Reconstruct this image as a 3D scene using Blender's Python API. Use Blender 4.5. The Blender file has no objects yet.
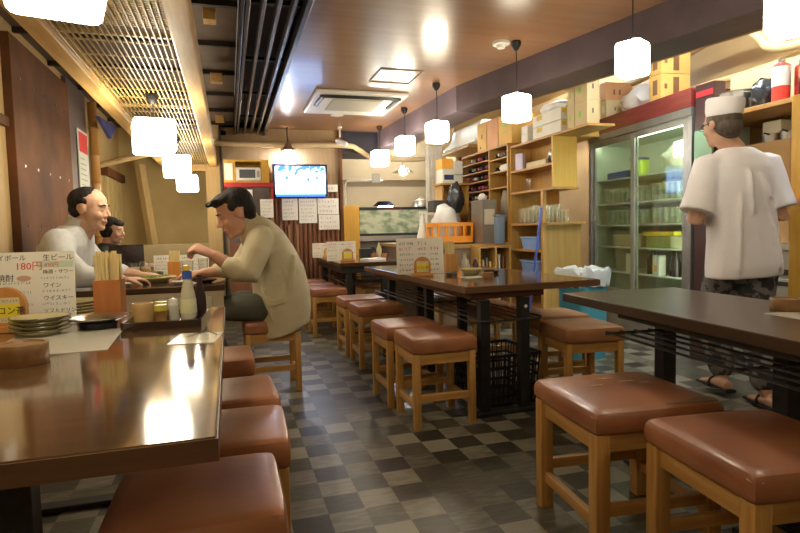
import bpy, bmesh, math, random
from mathutils import Vector, Matrix, Euler
random.seed(7)
PI = math.pi
scn = bpy.context.scene
COL = scn.collection
# ------------------------------------------------------------------ camera
FPX = 562.9
YAW, PIT, ROL = math.radians(16.8), math.radians(-3.68), math.radians(-1.31)
F = Vector((math.sin(YAW)*math.cos(PIT), math.cos(YAW)*math.cos(PIT), math.sin(PIT)))
R0 = Vector((math.cos(YAW), -math.sin(YAW), 0)); U0 = R0.cross(F)
RR = R0*math.cos(ROL)+U0*math.sin(ROL); UU = U0*math.cos(ROL)-R0*math.sin(ROL)
CAM = Vector((0, 0, 1))
def at(px, py, ax, v):
    """the point of the room seen at a pixel, on the plane x, y or z = v"""
    d = F+RR*((px-400)/FPX)+UU*((266.5-py)/FPX)
    i = 'xyz'.index(ax)
    return CAM+d*((v-CAM[i])/d[i])
cd = bpy.data.cameras.new('camera'); cam = bpy.data.objects.new('camera', cd); COL.objects.link(cam)
cd.sensor_width = 36; cd.lens = FPX/800*36; cd.clip_start = .02
cam.matrix_world = Matrix(((RR.x, UU.x, -F.x, 0), (RR.y, UU.y, -F.y, 0), (RR.z, UU.z, -F.z, 1), (0, 0, 0, 1)))
scn.camera = cam
scn.view_settings.view_transform = 'Standard'; scn.view_settings.look = 'None'
scn.view_settings.gamma = 1; scn.view_settings.use_curve_mapping = False
scn.view_settings.exposure = 1.68
scn.cycles.transparent_max_bounces = 48

# ------------------------------------------------------------------ materials
MC = {}
def _new(name):
    m = bpy.data.materials.new(name); m.use_nodes = True
    nt = m.node_tree; nt.nodes.clear()
    out = nt.nodes.new('ShaderNodeOutputMaterial'); b = nt.nodes.new('ShaderNodeBsdfPrincipled')
    nt.links.new(b.outputs[0], out.inputs[0])
    return m, nt, b, out
def mat(name, c1, c2=None, scale=20, stretch=(1, 1, 1), rough=.5, metal=0, bump=0, coat=0, detail=4, spec=.5, emis=None, estr=0, trans=0, lo=.35, hi=.65, bscale=None, sheen=0):
    if name in MC: return MC[name]
    m, nt, b, out = _new(name); N = nt.nodes; L = nt.links
    c2 = c2 or tuple(x*.8 for x in c1)
    tc = N.new('ShaderNodeTexCoord'); mp = N.new('ShaderNodeMapping'); mp.inputs['Scale'].default_value = stretch
    L.new(tc.outputs['Object'], mp.inputs['Vector'])
    no = N.new('ShaderNodeTexNoise'); no.inputs['Scale'].default_value = scale; no.inputs['Detail'].default_value = detail
    L.new(mp.outputs[0], no.inputs['Vector'])
    cr = N.new('ShaderNodeValToRGB'); cr.color_ramp.elements[0].position = lo; cr.color_ramp.elements[1].position = hi
    cr.color_ramp.elements[0].color = (*c1, 1); cr.color_ramp.elements[1].color = (*c2, 1)
    L.new(no.outputs['Fac'], cr.inputs[0]); L.new(cr.outputs[0], b.inputs['Base Color'])
    b.inputs['Roughness'].default_value = rough; b.inputs['Metallic'].default_value = metal
    b.inputs['Coat Weight'].default_value = coat; b.inputs['Coat Roughness'].default_value = .08
    b.inputs['Specular IOR Level'].default_value = spec; b.inputs['Transmission Weight'].default_value = trans
    b.inputs['Sheen Weight'].default_value = sheen
    if bump:
        bn = N.new('ShaderNodeBump'); bn.inputs['Strength'].default_value = bump; bn.inputs['Distance'].default_value = .004
        if bscale:
            n2 = N.new('ShaderNodeTexNoise'); n2.inputs['Scale'].default_value = bscale; n2.inputs['Detail'].default_value = 3
            L.new(mp.outputs[0], n2.inputs['Vector']); L.new(n2.outputs['Fac'], bn.inputs['Height'])
        else: L.new(no.outputs['Fac'], bn.inputs['Height'])
        L.new(bn.outputs[0], b.inputs['Normal'])
    if emis:
        b.inputs['Emission Color'].default_value = (*emis, 1); b.inputs['Emission Strength'].default_value = estr
    MC[name] = m; return m
def wood(name, c1, c2, axis='z', rough=.45, coat=0, scale=1.0, bump=.15):
    st = {'x': (1.2, 14, 14), 'y': (14, 1.2, 14), 'z': (14, 14, 1.2)}[axis]
    return mat(name, c1, c2, 3.2*scale, st, rough=rough, bump=bump, coat=coat, detail=6, lo=.3, hi=.72)
def emit(name, c, s):
    if name in MC: return MC[name]
    m, nt, b, out = _new(name); nt.nodes.remove(b)
    e = nt.nodes.new('ShaderNodeEmission'); e.inputs[0].default_value = (*c, 1); e.inputs[1].default_value = s
    nt.links.new(e.outputs[0], out.inputs[0]); MC[name] = m; return m
def glass(name, tint=(.95, .98, .96), gloss=.5, rough=.03):
    if name in MC: return MC[name]
    m, nt, b, out = _new(name); N = nt.nodes; L = nt.links; N.remove(b)
    t = N.new('ShaderNodeBsdfTransparent'); t.inputs[0].default_value = (*tint, 1)
    g = N.new('ShaderNodeBsdfGlossy'); g.inputs['Roughness'].default_value = rough
    lw = N.new('ShaderNodeLayerWeight'); lw.inputs[0].default_value = .5
    pw = N.new('ShaderNodeMath'); pw.operation = 'POWER'; pw.inputs[1].default_value = 2.2; L.new(lw.outputs['Facing'], pw.inputs[0])
    ma = N.new('ShaderNodeMath'); ma.operation = 'MULTIPLY_ADD'; ma.inputs[1].default_value = gloss; ma.inputs[2].default_value = .05 if gloss < .5 else .13; L.new(pw.outputs[0], ma.inputs[0])
    mx = N.new('ShaderNodeMixShader'); L.new(ma.outputs[0], mx.inputs[0]); L.new(t.outputs[0], mx.inputs[1]); L.new(g.outputs[0], mx.inputs[2])
    L.new(mx.outputs[0], out.inputs[0]); MC[name] = m; return m

PINE = wood('pine_honey', (.60, .34, .10), (.40, .19, .045), 'z', rough=.42, coat=.15)
PINEX = wood('pine_honey_x', (.60, .34, .10), (.40, .19, .045), 'x', rough=.42, coat=.15)
PINEY = wood('pine_honey_y', (.60, .34, .10), (.40, .19, .045), 'y', rough=.42, coat=.15)
BEAMW = wood('pale_beam', (.72, .47, .17), (.55, .32, .10), 'y', rough=.4, coat=.2)
SHELFW = wood('shelf_plywood', (.55, .33, .09), (.44, .24, .055), 'z', rough=.5)
SHELFH = wood('shelf_plywood_h', (.52, .29, .085), (.40, .2, .05), 'y', rough=.5)
YELW = wood('yellow_panel', (.72, .42, .06), (.62, .34, .04), 'z', rough=.5)
BROWNW = wood('brown_slat', (.28, .115, .055), (.15, .055, .028), 'z', rough=.5)
REDW = wood('red_wood', (.26, .04, .035), (.16, .025, .02), 'y', rough=.25, coat=.4)
TOPW = wood('table_brown', (.105, .052, .026), (.060, .030, .016), 'x', rough=.14, coat=.5, scale=.8, bump=.03)
TOPD = wood('table_dark', (.066, .038, .024), (.046, .028, .018), 'y', rough=.3, coat=.12, scale=.8, bump=.03)
EDGEW = wood('table_edge', (.15, .072, .032), (.10, .045, .02), 'x', rough=.4)
BLACKM = mat('black_metal', (.012, .012, .013), (.02, .02, .02), 30, rough=.4)
BLACKP = mat('black_plastic', (.012, .012, .014), (.02, .02, .022), 30, rough=.45)
CHROME = mat('steel', (.62, .61, .58), (.5, .49, .47), 8, (1, 1, 12), rough=.28, metal=1)
STEEL = mat('brushed_steel', (.42, .42, .40), (.34, .34, .33), 6, (1, 20, 1), rough=.35, metal=.9)
ALU = mat('fridge_alu', (.36, .36, .34), (.30, .30, .28), 6, rough=.35, metal=.6)
WHITE = mat('white_plastic', (.78, .76, .70), (.72, .70, .64), 4, rough=.4)
PAPER = mat('paper', (.88, .87, .83), (.83, .81, .76), 5, rough=.7)
CARD = mat('cardboard', (.56, .36, .16), (.50, .31, .13), 6, rough=.8)
CARDY = mat('cardboard_yellow', (.70, .44, .12), (.63, .38, .10), 6, rough=.7)
CARDP = mat('cardboard_pale', (.62, .50, .27), (.56, .45, .24), 6, rough=.75)
PEACH = mat('cardboard_peach', (.66, .36, .17), (.60, .31, .14), 6, rough=.7)
INK = mat('ink_black', (.03, .03, .03), (.04, .035, .03), 5, rough=.7)
INKR = mat('ink_red', (.72, .05, .04), (.62, .04, .04), 5, rough=.7)
INKG = mat('ink_grey', (.38, .37, .34), (.30, .3, .28), 5, rough=.7)
INKGR = mat('ink_green', (.30, .58, .12), (.24, .5, .1), 5, rough=.7)
LEATH = mat('brown_leather', (.25, .085, .036), (.42, .175, .075), 3.2, rough=.36, bump=.35, coat=.12, detail=8, bscale=14)
LEATHD = mat('dark_leather', (.20, .075, .04), (.13, .048, .028), 5, rough=.38, bump=.3, coat=.1, detail=8, bscale=14)
LEATHT = mat('tan_leather', (.46, .23, .10), (.36, .165, .07), 5, rough=.4, bump=.3, coat=.12, detail=8, bscale=14)
WORN = mat('worn_lining', (.62, .50, .30), (.50, .38, .2), 60, rough=.8)
TAPE = mat('grey_tape', (.21, .15, .085), (.16, .12, .07), 20, rough=.5)
SKIN = mat('skin', (.60, .37, .25), (.55, .31, .20), 14, rough=.55)
SKINR = mat('skin_ruddy', (.64, .36, .25), (.58, .30, .20), 14, rough=.55)
HAIR = mat('black_hair', (.012, .010, .010), (.028, .024, .022), 60, (1, 1, .2), rough=.7, bump=.9, spec=.25)
HAIRG = mat('brown_grey_hair', (.06, .045, .032), (.11, .085, .06), 60, (1, 1, .2), rough=.6, bump=.5)
CREAM = mat('cream_plaster', (.50, .38, .19), (.44, .33, .16), 3, rough=.75)

# ------------------------------------------------------------------ mesh helpers
def BM(): return bmesh.new()
def box(bm, c, s, rz=0, bev=0, seg=2, M=None):
    """box of centre c and size s"""
    m = Matrix.Translation(Vector(c)) @ Matrix.Rotation(rz, 4, 'Z') @ Matrix.Diagonal((s[0], s[1], s[2], 1))
    if M is not None: m = M @ m
    r = bmesh.ops.create_cube(bm, size=1, matrix=m)
    if bev:
        es = list({e for v in r['verts'] for e in v.link_edges})
        bmesh.ops.bevel(bm, geom=es, offset=bev, segments=seg, profile=.5, affect='EDGES')
def bx(bm, x0, x1, y0, y1, z0, z1, bev=0, seg=2, M=None):
    box(bm, ((x0+x1)/2, (y0+y1)/2, (z0+z1)/2), (abs(x1-x0), abs(y1-y0), abs(z1-z0)), 0, bev, seg, M)
def poly(bm, pts, z0, z1):
    a = [bm.verts.new((p[0], p[1], z0)) for p in pts]; b = [bm.verts.new((p[0], p[1], z1)) for p in pts]
    n = len(pts); bm.faces.new(a[::-1]); bm.faces.new(b)
    for i in range(n): bm.faces.new((a[i], a[(i+1) % n], b[(i+1) % n], b[i]))
def lathe(bm, prof, c=(0, 0, 0), n=20, M=None):
    """surface of revolution of (r, z) pairs about z"""
    rows = []
    for r, z in prof:
        if r < 1e-6:
            v = bm.verts.new((c[0], c[1], c[2]+z)); rows.append([v]*n)
        else: rows.append([bm.verts.new((c[0]+r*math.cos(2*PI*i/n), c[1]+r*math.sin(2*PI*i/n), c[2]+z)) for i in range(n)])
    for a, b in zip(rows, rows[1:]):
        for i in range(n):
            j = (i+1) % n; vs = []
            for v in (a[i], a[j], b[j], b[i]):
                if v not in vs: vs.append(v)
            if len(vs) > 2:
                try: bm.faces.new(vs)
                except ValueError: pass
    if M is not None: bmesh.ops.transform(bm, matrix=M, verts=list({v for r in rows for v in r}))
def cyl(bm, c, r, h, n=20, r2=None, M=None):
    lathe(bm, [(0, 0), (r, 0), (r2 if r2 is not None else r, h), (0, h)], c, n, M)
def spline(pts, k=6):
    P = [Vector(p) for p in pts]
    if len(P) < 3: return P
    out = []
    for i in range(len(P)-1):
        p0 = P[max(i-1, 0)]; p1 = P[i]; p2 = P[i+1]; p3 = P[min(i+2, len(P)-1)]
        for j in range(k):
            t = j/k
            out.append(.5*((2*p1)+(p2-p0)*t+(2*p0-5*p1+4*p2-p3)*t*t+(3*p1-p0-3*p2+p3)*t**3))
    out.append(P[-1]); return out
def tube(bm, pts, rad, n=10, smooth=0, asp=1.0, side=None, caps=True):
    """tube through pts; rad one radius or one per point; asp widens it along `side`"""
    P = [Vector(p) for p in pts]; R = list(rad) if hasattr(rad, '__len__') else [rad]*len(P)
    if smooth:
        Q = spline(P, smooth); RR_ = []
        for i in range(len(P)-1):
            for j in range(smooth): t = j/smooth; t = t*t*(3-2*t); RR_.append(R[i]*(1-t)+R[i+1]*t)
        RR_.append(R[-1]); P, R = Q, RR_
    rows = []; ref = Vector(side) if side is not None else None
    for i, p in enumerate(P):
        t = (P[min(i+1, len(P)-1)]-P[max(i-1, 0)]).normalized()
        if ref is None: ref = Vector((0, 0, 1)) if abs(t.z) < .9 else Vector((1, 0, 0))
        u = (ref-t*ref.dot(t))
        u = u.normalized() if u.length > 1e-5 else t.orthogonal().normalized()
        v = t.cross(u); 
        if side is None: ref = u
        rows.append((p, u, v, R[i], t))
    if caps:
        p, u, v, r, t = rows[0]; pre = [(p-t*r*.8*s, u, v, r*q, t) for s, q in ((.95, .3), (.7, .72))]
        p, u, v, r, t = rows[-1]; post = [(p+t*r*.8*s, u, v, r*q, t) for s, q in ((.7, .72), (.95, .3))]
        rows = pre+rows+post
    rings = [[bm.verts.new(p+u*(r*asp*math.cos(2*PI*i/n))+v*(r*math.sin(2*PI*i/n))) for i in range(n)] for p, u, v, r, t in rows]
    for a, b in zip(rings, rings[1:]):
        for i in range(n): bm.faces.new((a[i], a[(i+1) % n], b[(i+1) % n], b[i]))
    bm.faces.new(rings[0][::-1]); bm.faces.new(rings[-1])
def loft(bm, secs, n=20, pw=2.0):
    """closed loft: secs = (centre, half vector A, half vector B)"""
    rings = []
    for c, A, B in secs:
        c, A, B = Vector(c), Vector(A), Vector(B); r = []
        for i in range(n):
            a = 2*PI*i/n; ca, sa = math.cos(a), math.sin(a)
            ca = math.copysign(abs(ca)**(2/pw), ca); sa = math.copysign(abs(sa)**(2/pw), sa)
            r.append(bm.verts.new(c+A*ca+B*sa))
        rings.append(r)
    for a, b in zip(rings, rings[1:]):
        for i in range(n): bm.faces.new((a[i], a[(i+1) % n], b[(i+1) % n], b[i]))
    bm.faces.new(rings[0][::-1]); bm.faces.new(rings[-1])
def ell(bm, c, r, M=None, n=16):
    m = Matrix.Translation(Vector(c)) @ Matrix.Diagonal((r[0], r[1], r[2], 1))
    if M is not None: m = M @ m
    bmesh.ops.create_uvsphere(bm, u_segments=n, v_segments=n//2+2, radius=1, matrix=m)
def link(name, me, m, parent=None, loc=None, rz=0):
    o = bpy.data.objects.new(name, me); COL.objects.link(o)
    if m is not None:
        me.materials.clear(); me.materials.append(m)
    if parent is not None: o.parent = parent
    if loc is not None: o.location = loc
    if rz: o.rotation_euler = (0, 0, rz)
    return o
def obj(name, bm, m, parent=None, smooth=False, loc=None, rz=0):
    bmesh.ops.recalc_face_normals(bm, faces=bm.faces)
    me = bpy.data.meshes.new(name); bm.to_mesh(me); bm.free()
    if smooth:
        me.polygons.foreach_set('use_smooth', [True]*len(me.polygons))
        if smooth == 2 or smooth is True:
            me.set_sharp_from_angle(angle=math.radians(40))
    return link(name, me, m, parent, loc, rz)
def remeshed(name, bm, m, parent, vox=.008, it=2, fac=.5):
    """join overlapping closed shapes into one continuous skin"""
    bmesh.ops.recalc_face_normals(bm, faces=bm.faces)
    me = bpy.data.meshes.new(name); bm.to_mesh(me); bm.free()
    t = bpy.data.objects.new('work', me); COL.objects.link(t)
    r = t.modifiers.new('r', 'REMESH'); r.mode = 'VOXEL'; r.voxel_size = vox
    if it:
        s = t.modifiers.new('s', 'SMOOTH'); s.iterations = it; s.factor = fac
    dg = bpy.context.evaluated_depsgraph_get(); dg.update()
    me2 = bpy.data.meshes.new_from_object(t.evaluated_get(dg)); me2.name = name
    bpy.data.objects.remove(t); bpy.data.meshes.remove(me)
    me2.polygons.foreach_set('use_smooth', [True]*len(me2.polygons))
    return link(name, me2, m, parent)
def tag(o, label, cat, group=None):
    o['label'] = label; o['category'] = cat
    if group: o['group'] = group
    return o
def thing(name, label, cat, loc=(0, 0, 0), rz=0, group=None):
    o = bpy.data.objects.new(name, None); COL.objects.link(o); o.empty_display_size = .05
    o.location = loc; o.rotation_euler = (0, 0, rz); return tag(o, label, cat, group)
def struct(name, bm, m, smooth=False):
    o = obj(name, bm, m, smooth=smooth); o['kind'] = 'structure'; return o
def dup(root, loc, rz=0, label=None, group=None, scale=None):
    r = root.copy(); COL.objects.link(r); r.location = loc; r.rotation_euler = (0, 0, rz)
    if scale: r.scale = scale
    if label: r['label'] = label
    if group: r['group'] = group
    for ch in list(root.children):
        c = ch.copy(); COL.objects.link(c); c.parent = r
        for g in ch.children:
            d = g.copy(); COL.objects.link(d); d.parent = c
    return r
def text(name, s, size, m, parent, loc, rot=(PI/2, 0, 0), depth=.0004, align='LEFT', sx=1.0):
    cu = bpy.data.curves.new(name, 'FONT'); cu.body = s; cu.size = size; cu.extrude = depth; cu.align_x = align; cu.resolution_u = 2
    t = bpy.data.objects.new('work', cu); COL.objects.link(t)
    dg = bpy.context.evaluated_depsgraph_get(); dg.update()
    me = bpy.data.meshes.new_from_object(t.evaluated_get(dg)); me.name = name
    bpy.data.objects.remove(t)
    o = link(name, me, m, parent); o.location = loc; o.rotation_euler = rot; o.scale = (sx, 1, 1)
    return o
def scribble(bm, x0, x1, z, h, y, rng, dens=1.0):
    """a line of small illegible pen strokes on a sheet that faces -y"""
    x = x0
    while x < x1-h*.4:
        w = h*rng.uniform(.5, .95)
        for k in range(rng.randint(2, 4)):
            if rng.random() < .5: bx(bm, x, x+w*rng.uniform(.5, 1), y-.0008, y, z+h*rng.uniform(.1, .9)-h*.06, z+h*rng.uniform(.1, .9)+h*.0, 0) if False else bx(bm, x, x+w*rng.uniform(.5, 1), y-.0008, y, (q := z+h*rng.uniform(.1, .9)), q+h*.11)
            else: bx(bm, (q := x+w*rng.uniform(.1, .8)), q+h*.11, y-.0008, y, z, z+h*rng.uniform(.5, 1))
        x += w+h*rng.uniform(.15, .5)/dens

# ------------------------------------------------------------------ the setting
def floor_mat():
    m, nt, b, out = _new('checker_vinyl'); N = nt.nodes; L = nt.links
    g = N.new('ShaderNodeNewGeometry'); mp = N.new('ShaderNodeMapping'); s = .1324
    mp.inputs['Location'].default_value = (-.564/s, -2.465/s, .5); mp.inputs['Scale'].default_value = (1/s, 1/s, 0)
    L.new(g.outputs['Position'], mp.inputs['Vector'])
    fl = N.new('ShaderNodeVectorMath'); fl.operation = 'FLOOR'; L.new(mp.outputs[0], fl.inputs[0])
    wn = N.new('ShaderNodeTexWhiteNoise'); wn.noise_dimensions = '2D'; L.new(fl.outputs[0], wn.inputs['Vector'])
    sp = N.new('ShaderNodeSeparateXYZ'); L.new(fl.outputs[0], sp.inputs[0])
    ad = N.new('ShaderNodeMath'); ad.operation = 'ADD'; L.new(sp.outputs[0], ad.inputs[0]); L.new(sp.outputs[1], ad.inputs[1])
    pp = N.new('ShaderNodeMath'); pp.operation = 'PINGPONG'; pp.inputs[1].default_value = 1; L.new(ad.outputs[0], pp.inputs[0])
    mx = N.new('ShaderNodeMath'); mx.operation = 'MULTIPLY_ADD'; mx.inputs[1].default_value = .42; L.new(pp.outputs[0], mx.inputs[0])
    m2 = N.new('ShaderNodeMath'); m2.operation = 'MULTIPLY'; m2.inputs[1].default_value = .58; L.new(wn.outputs[0], m2.inputs[0]); L.new(m2.outputs[0], mx.inputs[2])
    # marbled streaks, turned from tile to tile
    mp2 = N.new('ShaderNodeMapping'); mp2.inputs['Scale'].default_value = (1.2, 4.2, 1); mp2.inputs['Rotation'].default_value = (0, 0, .6); L.new(mp.outputs[0], mp2.inputs['Vector'])
    no = N.new('ShaderNodeTexNoise'); no.inputs['Scale'].default_value = 1.6; no.inputs['Detail'].default_value = 5; L.new(mp2.outputs[0], no.inputs['Vector'])
    m3 = N.new('ShaderNodeMath'); m3.operation = 'MULTIPLY_ADD'; m3.inputs[1].default_value = .7; m3.inputs[2].default_value = -.35; L.new(no.outputs[0], m3.inputs[0])
    m4 = N.new('ShaderNodeMath'); m4.operation = 'ADD'; L.new(mx.outputs[0], m4.inputs[0]); L.new(m3.outputs[0], m4.inputs[1])
    cr = N.new('ShaderNodeValToRGB'); e = cr.color_ramp.elements
    e[0].position = .1; e[0].color = (.035, .032, .024, 1); e[1].position = .9; e[1].color = (.26, .25, .19, 1)
    k = e.new(.5); k.color = (.095, .090, .068, 1)
    L.new(m4.outputs[0], cr.inputs[0]); L.new(cr.outputs[0], b.inputs['Base Color'])
    b.inputs['Roughness'].default_value = .36; b.inputs['Specular IOR Level'].default_value = .5
    return m
bm = BM(); bx(bm, -1.3, 4.1, -2.6, 9.3, -.05, 0); struct('floor', bm, floor_mat())

CEILM = wood('ceiling_glossy', (.30, .155, .075), (.22, .105, .05), 'x', rough=.3, coat=.25, scale=.35, bump=.05)
CEILD = mat('ceiling_dark', (.15, .105, .075), (.11, .078, .056), 6, (1, 1, 1), rough=.7)
BEAMD = mat('beam_dark', (.075, .052, .062), (.055, .038, .045), 5, rough=.5)
KIT = mat('kitchen_tan', (.46, .31, .13), (.40, .26, .11), 2.5, rough=.55)
TAN = wood('tan_panel', (.54, .38, .17), (.45, .31, .13), 'z', rough=.6)
b1, b2, b0 = (1.987, 4.73), (1.88, 7.1), (3.34, -1.3)
bm = BM(); poly(bm, [(.47, -2.6), (3.6, -2.6), b0, b1, b2, (.47, 7.1)], 2.27, 2.33); struct('ceiling', bm, CEILM)
bm = BM()
for y in (-.4, 1.4, 3.2): pass
bx(bm, -1.3, .1, -2.6, 8.0, 2.32, 2.38); struct('ceiling_left', bm, CEILD)
bm = BM(); bx(bm, 1.3, 4.1, -2.6, 9.3, 2.62, 2.68); struct('ceiling_kitchen', bm, KIT)
# dropped beam between dining room and kitchen, with the sloping soffit behind it
bm = BM(); poly(bm, [b0, b1, (b1[0]+.30, b1[1]+.07), (b0[0]+.30, b0[1]+.07)], 2.05, 2.62)
struct('trim_1', bm, BEAMD)
bm = BM(); poly(bm, [b1, b2, (b2[0]+.30, b2[1]), (b1[0]+.30, b1[1]+.07)], 2.05, 2.62)
struct('trim_2', bm, mat('beam_lit', (.16, .12, .15), (.13, .10, .125), 5, rough=.45))  # same beam, lighter: purple light on this stretch is put into the colour
bm = BM()
poly(bm, [(b0[0]+.30, -1.23), (b1[0]+.30, 4.8), (b2[0]+.30, 7.1), (b2[0]+.33, 7.1), (b1[0]+.33, 4.8), (b0[0]+.33, -1.23)], 2.05, 2.12)
struct('trim_3', bm, KIT)
# walls
bm = BM(); bx(bm, -1.3, -1.24, -2.6, 3.95, 0, 2.4); struct('wall_left', bm, TAN)
bm = BM(); bx(bm, -1.3, -1.24, 3.95, 8.0, 0, 2.4); struct('wall_left_far', bm, TAN)
bm = BM(); bx(bm, -1.3, -.2, 7.6, 7.66, 0, 2.4); struct('wall_alcove', bm, mat('alcove_plaster', (.50, .37, .16), (.42, .31, .12), 2.5, rough=.7))
bm = BM(); bx(bm, -.06, 1.36, 7.1, 7.2, 0, 2.33); struct('wall_back', bm, wood('back_panel', (.36, .24, .13), (.30, .19, .10), 'z', rough=.6))
bm = BM(); bx(bm, 1.3, 4.1, 9.2, 9.3, 0, 2.65); struct('wall_kitchen_back', bm, mat('kitchen_wall', (.36, .26, .14), (.31, .22, .12), 2, rough=.7))
bm = BM(); bx(bm, 1.3, 1.36, 7.2, 9.2, 0, 2.65); struct('wall_kitchen_side', bm, TAN)
bm = BM(); bx(bm, 4.0, 4.1, -2.6, 9.3, 0, 2.65); struct('wall_right', bm, KIT)
bm = BM(); bx(bm, -1.3, 4.1, -2.7, -2.6, 0, 2.65); struct('wall_front', bm, TAN)
bm = BM(); bx(bm, -.06, 1.9, 7.1, 7.16, 2.27, 2.65); struct('wall_upper', bm, BEAMD)
# pillar of the alcove and thin black post next to it
bm = BM(); bx(bm, -.235, -.07, 7.08, 7.25, 0, 2.32, .006); struct('trim_4', bm, TAN)
bm = BM(); bx(bm, -.066, -.045, 7.04, 7.1, 0, 2.27); struct('trim_5', bm, BLACKM)
# cross joints of the low dark ceiling
bm = BM()
for i in range(11):
    y = -.2+i*.72; bx(bm, -1.24, .1, y, y+.03, 2.285, 2.32)
struct('trim_6', bm, mat('joint_dark', (.035, .022, .015), (.02, .015, .01), 5, rough=.6))
for i, (y, x1) in enumerate([(3.3, -.02), (4.6, 0), (6.2, .0), (7.1, .02)]):
    t = obj('timber_block', (lambda b: (bx(b, -.088, x1, y, y+.09, 2.17, 2.235, .004), b)[1])(BM()), BEAMW)
    tag(t, 'short pale timber block above the right lattice beam, %s from the front' % ['first', 'second', 'third', 'last'][i], 'timber block', 'timber blocks over the lattice')

# ---- dark slatted ceiling strip
t = thing('ceiling_louver', 'long dark slatted strip in the ceiling left of the glossy brown panels', 'ceiling slats', (.3, 3, 2.2))
bm = BM()
for x in (.135, .215, .295, .375): bx(bm, x-.3, x-.3+.022, -5.2, 4.8, 0, .06, .003, 1)
obj('slat', bm, mat('slat_grey', (.13, .12, .13), (.10, .09, .10), 8, rough=.3, metal=.3), t)
bm = BM(); bx(bm, .135, .165, -5.3, 4.85, -.02, .09, .003); bx(bm, -.195, -.175, -5.3, 4.85, -.02, .10, .003)
obj('frame', bm, mat('slat_black', (.018, .016, .02), (.03, .028, .035), 8, rough=.3), t)
for i in range(10):
    bm = BM(); bx(bm, -.175, .135, -5+i*1.05, -4.96+i*1.05, .062, .085); obj('crossbar', bm, BLACKM, t)
bm = BM(); bx(bm, -.19, .17, -5.6, 5.1, .125, .14); obj('backing', bm, mat('duct_dark', (.05, .035, .03), (.03, .022, .02), 4, rough=.7), t)

# ---- bamboo lattice over the left tables with two pale timber beams
t = thing('bamboo_lattice', 'bamboo lattice screen hung under the ceiling over the left tables', 'lattice', (-.41, 3.5, 1.83))
BAM = mat('bamboo_strip', (.62, .44, .16), (.40, .26, .09), 12, (6, .6, 1), rough=.4)
bm = BM()
for i in range(19):
    x = -.22+i*.0242; bx(bm, x, x+.0055, -4.2, 3.7, 0, .008)
obj('long_strip', bm, BAM, t)
bm = BM(); y = -4.2
while y < 3.7:
    bx(bm, -.235, .235, y, y+.007, .008, .014); y += .21 if y > -1.0 else .022
for yy in (-.86, .55, 2.0, 3.66): bx(bm, -.235, .235, yy, yy+.022, .012, .03)
obj('cross_strip', bm, BAM, t)
bm = BM(); bx(bm, -.192, -.105, -2.5, 7.18, 1.80, 1.925, .006)
tag(obj('timber_beam', bm, BEAMW), 'pale knotty timber beam along the right edge of the bamboo lattice', 'beam', 'beams of the lattice')
bm = BM(); bx(bm, -.72, -.635, -2.5, 7.18, 1.80, 1.90, .006)
tag(obj('timber_beam', bm, BEAMW), 'pale knotty timber beam along the left edge of the bamboo lattice', 'beam', 'beams of the lattice')
bm = BM(); bx(bm, -.72, -.105, 7.16, 7.25, 1.76, 1.86, .006)
tag(obj('timber_beam', bm, BEAMW), 'pale crosswise timber at the far end of the bamboo lattice', 'beam', 'beams of the lattice')

# ---- left wall fittings
DARKB = mat('dark_board', (.19, .075, .024), (.075, .030, .012), 2.2, (1, 1, .8), rough=.7, bump=.3, spec=.25, detail=8)
t = thing('wall_board', 'large dark brown board on the left wall behind the man in grey shirt', 'wall board', (-1.24, 4.53, 0))
bm = BM(); bx(bm, 0, .05, -.63, .63, .0, 2.22, .004); obj('panel', bm, DARKB, t)
bm = BM()
for z in (1.98, 1.45, 1.08, .7):
    for i in range(5): cyl(bm, (.05, -.5+.25*i, z), .009, .006, 8, M=Matrix.Translation((.05, -.5+.25*i, z)) @ Matrix.Rotation(PI/2, 4, 'Y') @ Matrix.Translation((-.05, .5-.25*i, -z)))
obj('nail', bm, CHROME, t)
bm = BM(); bx(bm, -1.24, -1.205, 5.18, 5.80, 0, 2.3, .004); tag(obj('wall_post', bm, mat('grey_post', (.16, .115, .10), (.12, .085, .075), 5, rough=.5)), 'flat grey-brown post on the left wall holding the red-topped poster', 'post')
bm = BM(); bx(bm, -1.24, -1.215, 2.2, 3.9, 1.66, 1.72, .003); tag(obj('wall_rail', bm, DARKB), 'dark rail across the tan wall panel at the left edge', 'rail')
bm = BM(); bx(bm, -1.212, -1.2, 3.45, 3.62, 1.54, 1.64); tag(obj('paper_slip', bm, PAPER), 'small white paper slip pinned under the dark rail at far left', 'notice')
t = thing('wall_poster', 'tall white poster with a red top on the grey post', 'poster', (-1.195, 5.58, 1.62))
bm = BM(); bx(bm, -.004, .003, -.17, .19, -.24, .31); obj('sheet', bm, mat('poster_white', (.7, .72, .72), (.6, .66, .56), 3, rough=.4), t)
bm = BM(); bx(bm, .003, .0045, -.14, .16, .12, .29); obj('red_heading', bm, INKR, t)
bm = BM(); rg = random.Random(3)
for k in range(7): bx(bm, .003, .0045, -.12, rg.uniform(0, .14), .06-.045*k, .067-.045*k)
obj('print', bm, INKG, t)
t = thing('bamboo_pole', 'thick upright bamboo pole against the left wall', 'bamboo pole', (-1.165, 5.88, 0))
bm = BM(); prof = [(0, 0)]
for k in range(9):
    z = k*.25; prof += [(.04, z+.002), (.047, z+.01), (.04, z+.02), (.039, z+.24)]
prof += [(0, 2.26)]; lathe(bm, prof, (0, 0, 0), 14); obj('culm', bm, wood('bamboo_culm', (.52, .27, .08), (.40, .19, .05), 'z', rough=.3), t, smooth=True)
bm = BM(); bx(bm, -1.235, -1.225, 6.0, 6.38, 1.15, 1.85); tag(obj('wall_poster', bm, mat('poster_pink', (.62, .48, .42), (.66, .6, .5), 9, rough=.5)), 'narrow pinkish printed poster just right of the bamboo pole', 'poster')
bm = BM(); prof = []
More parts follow.
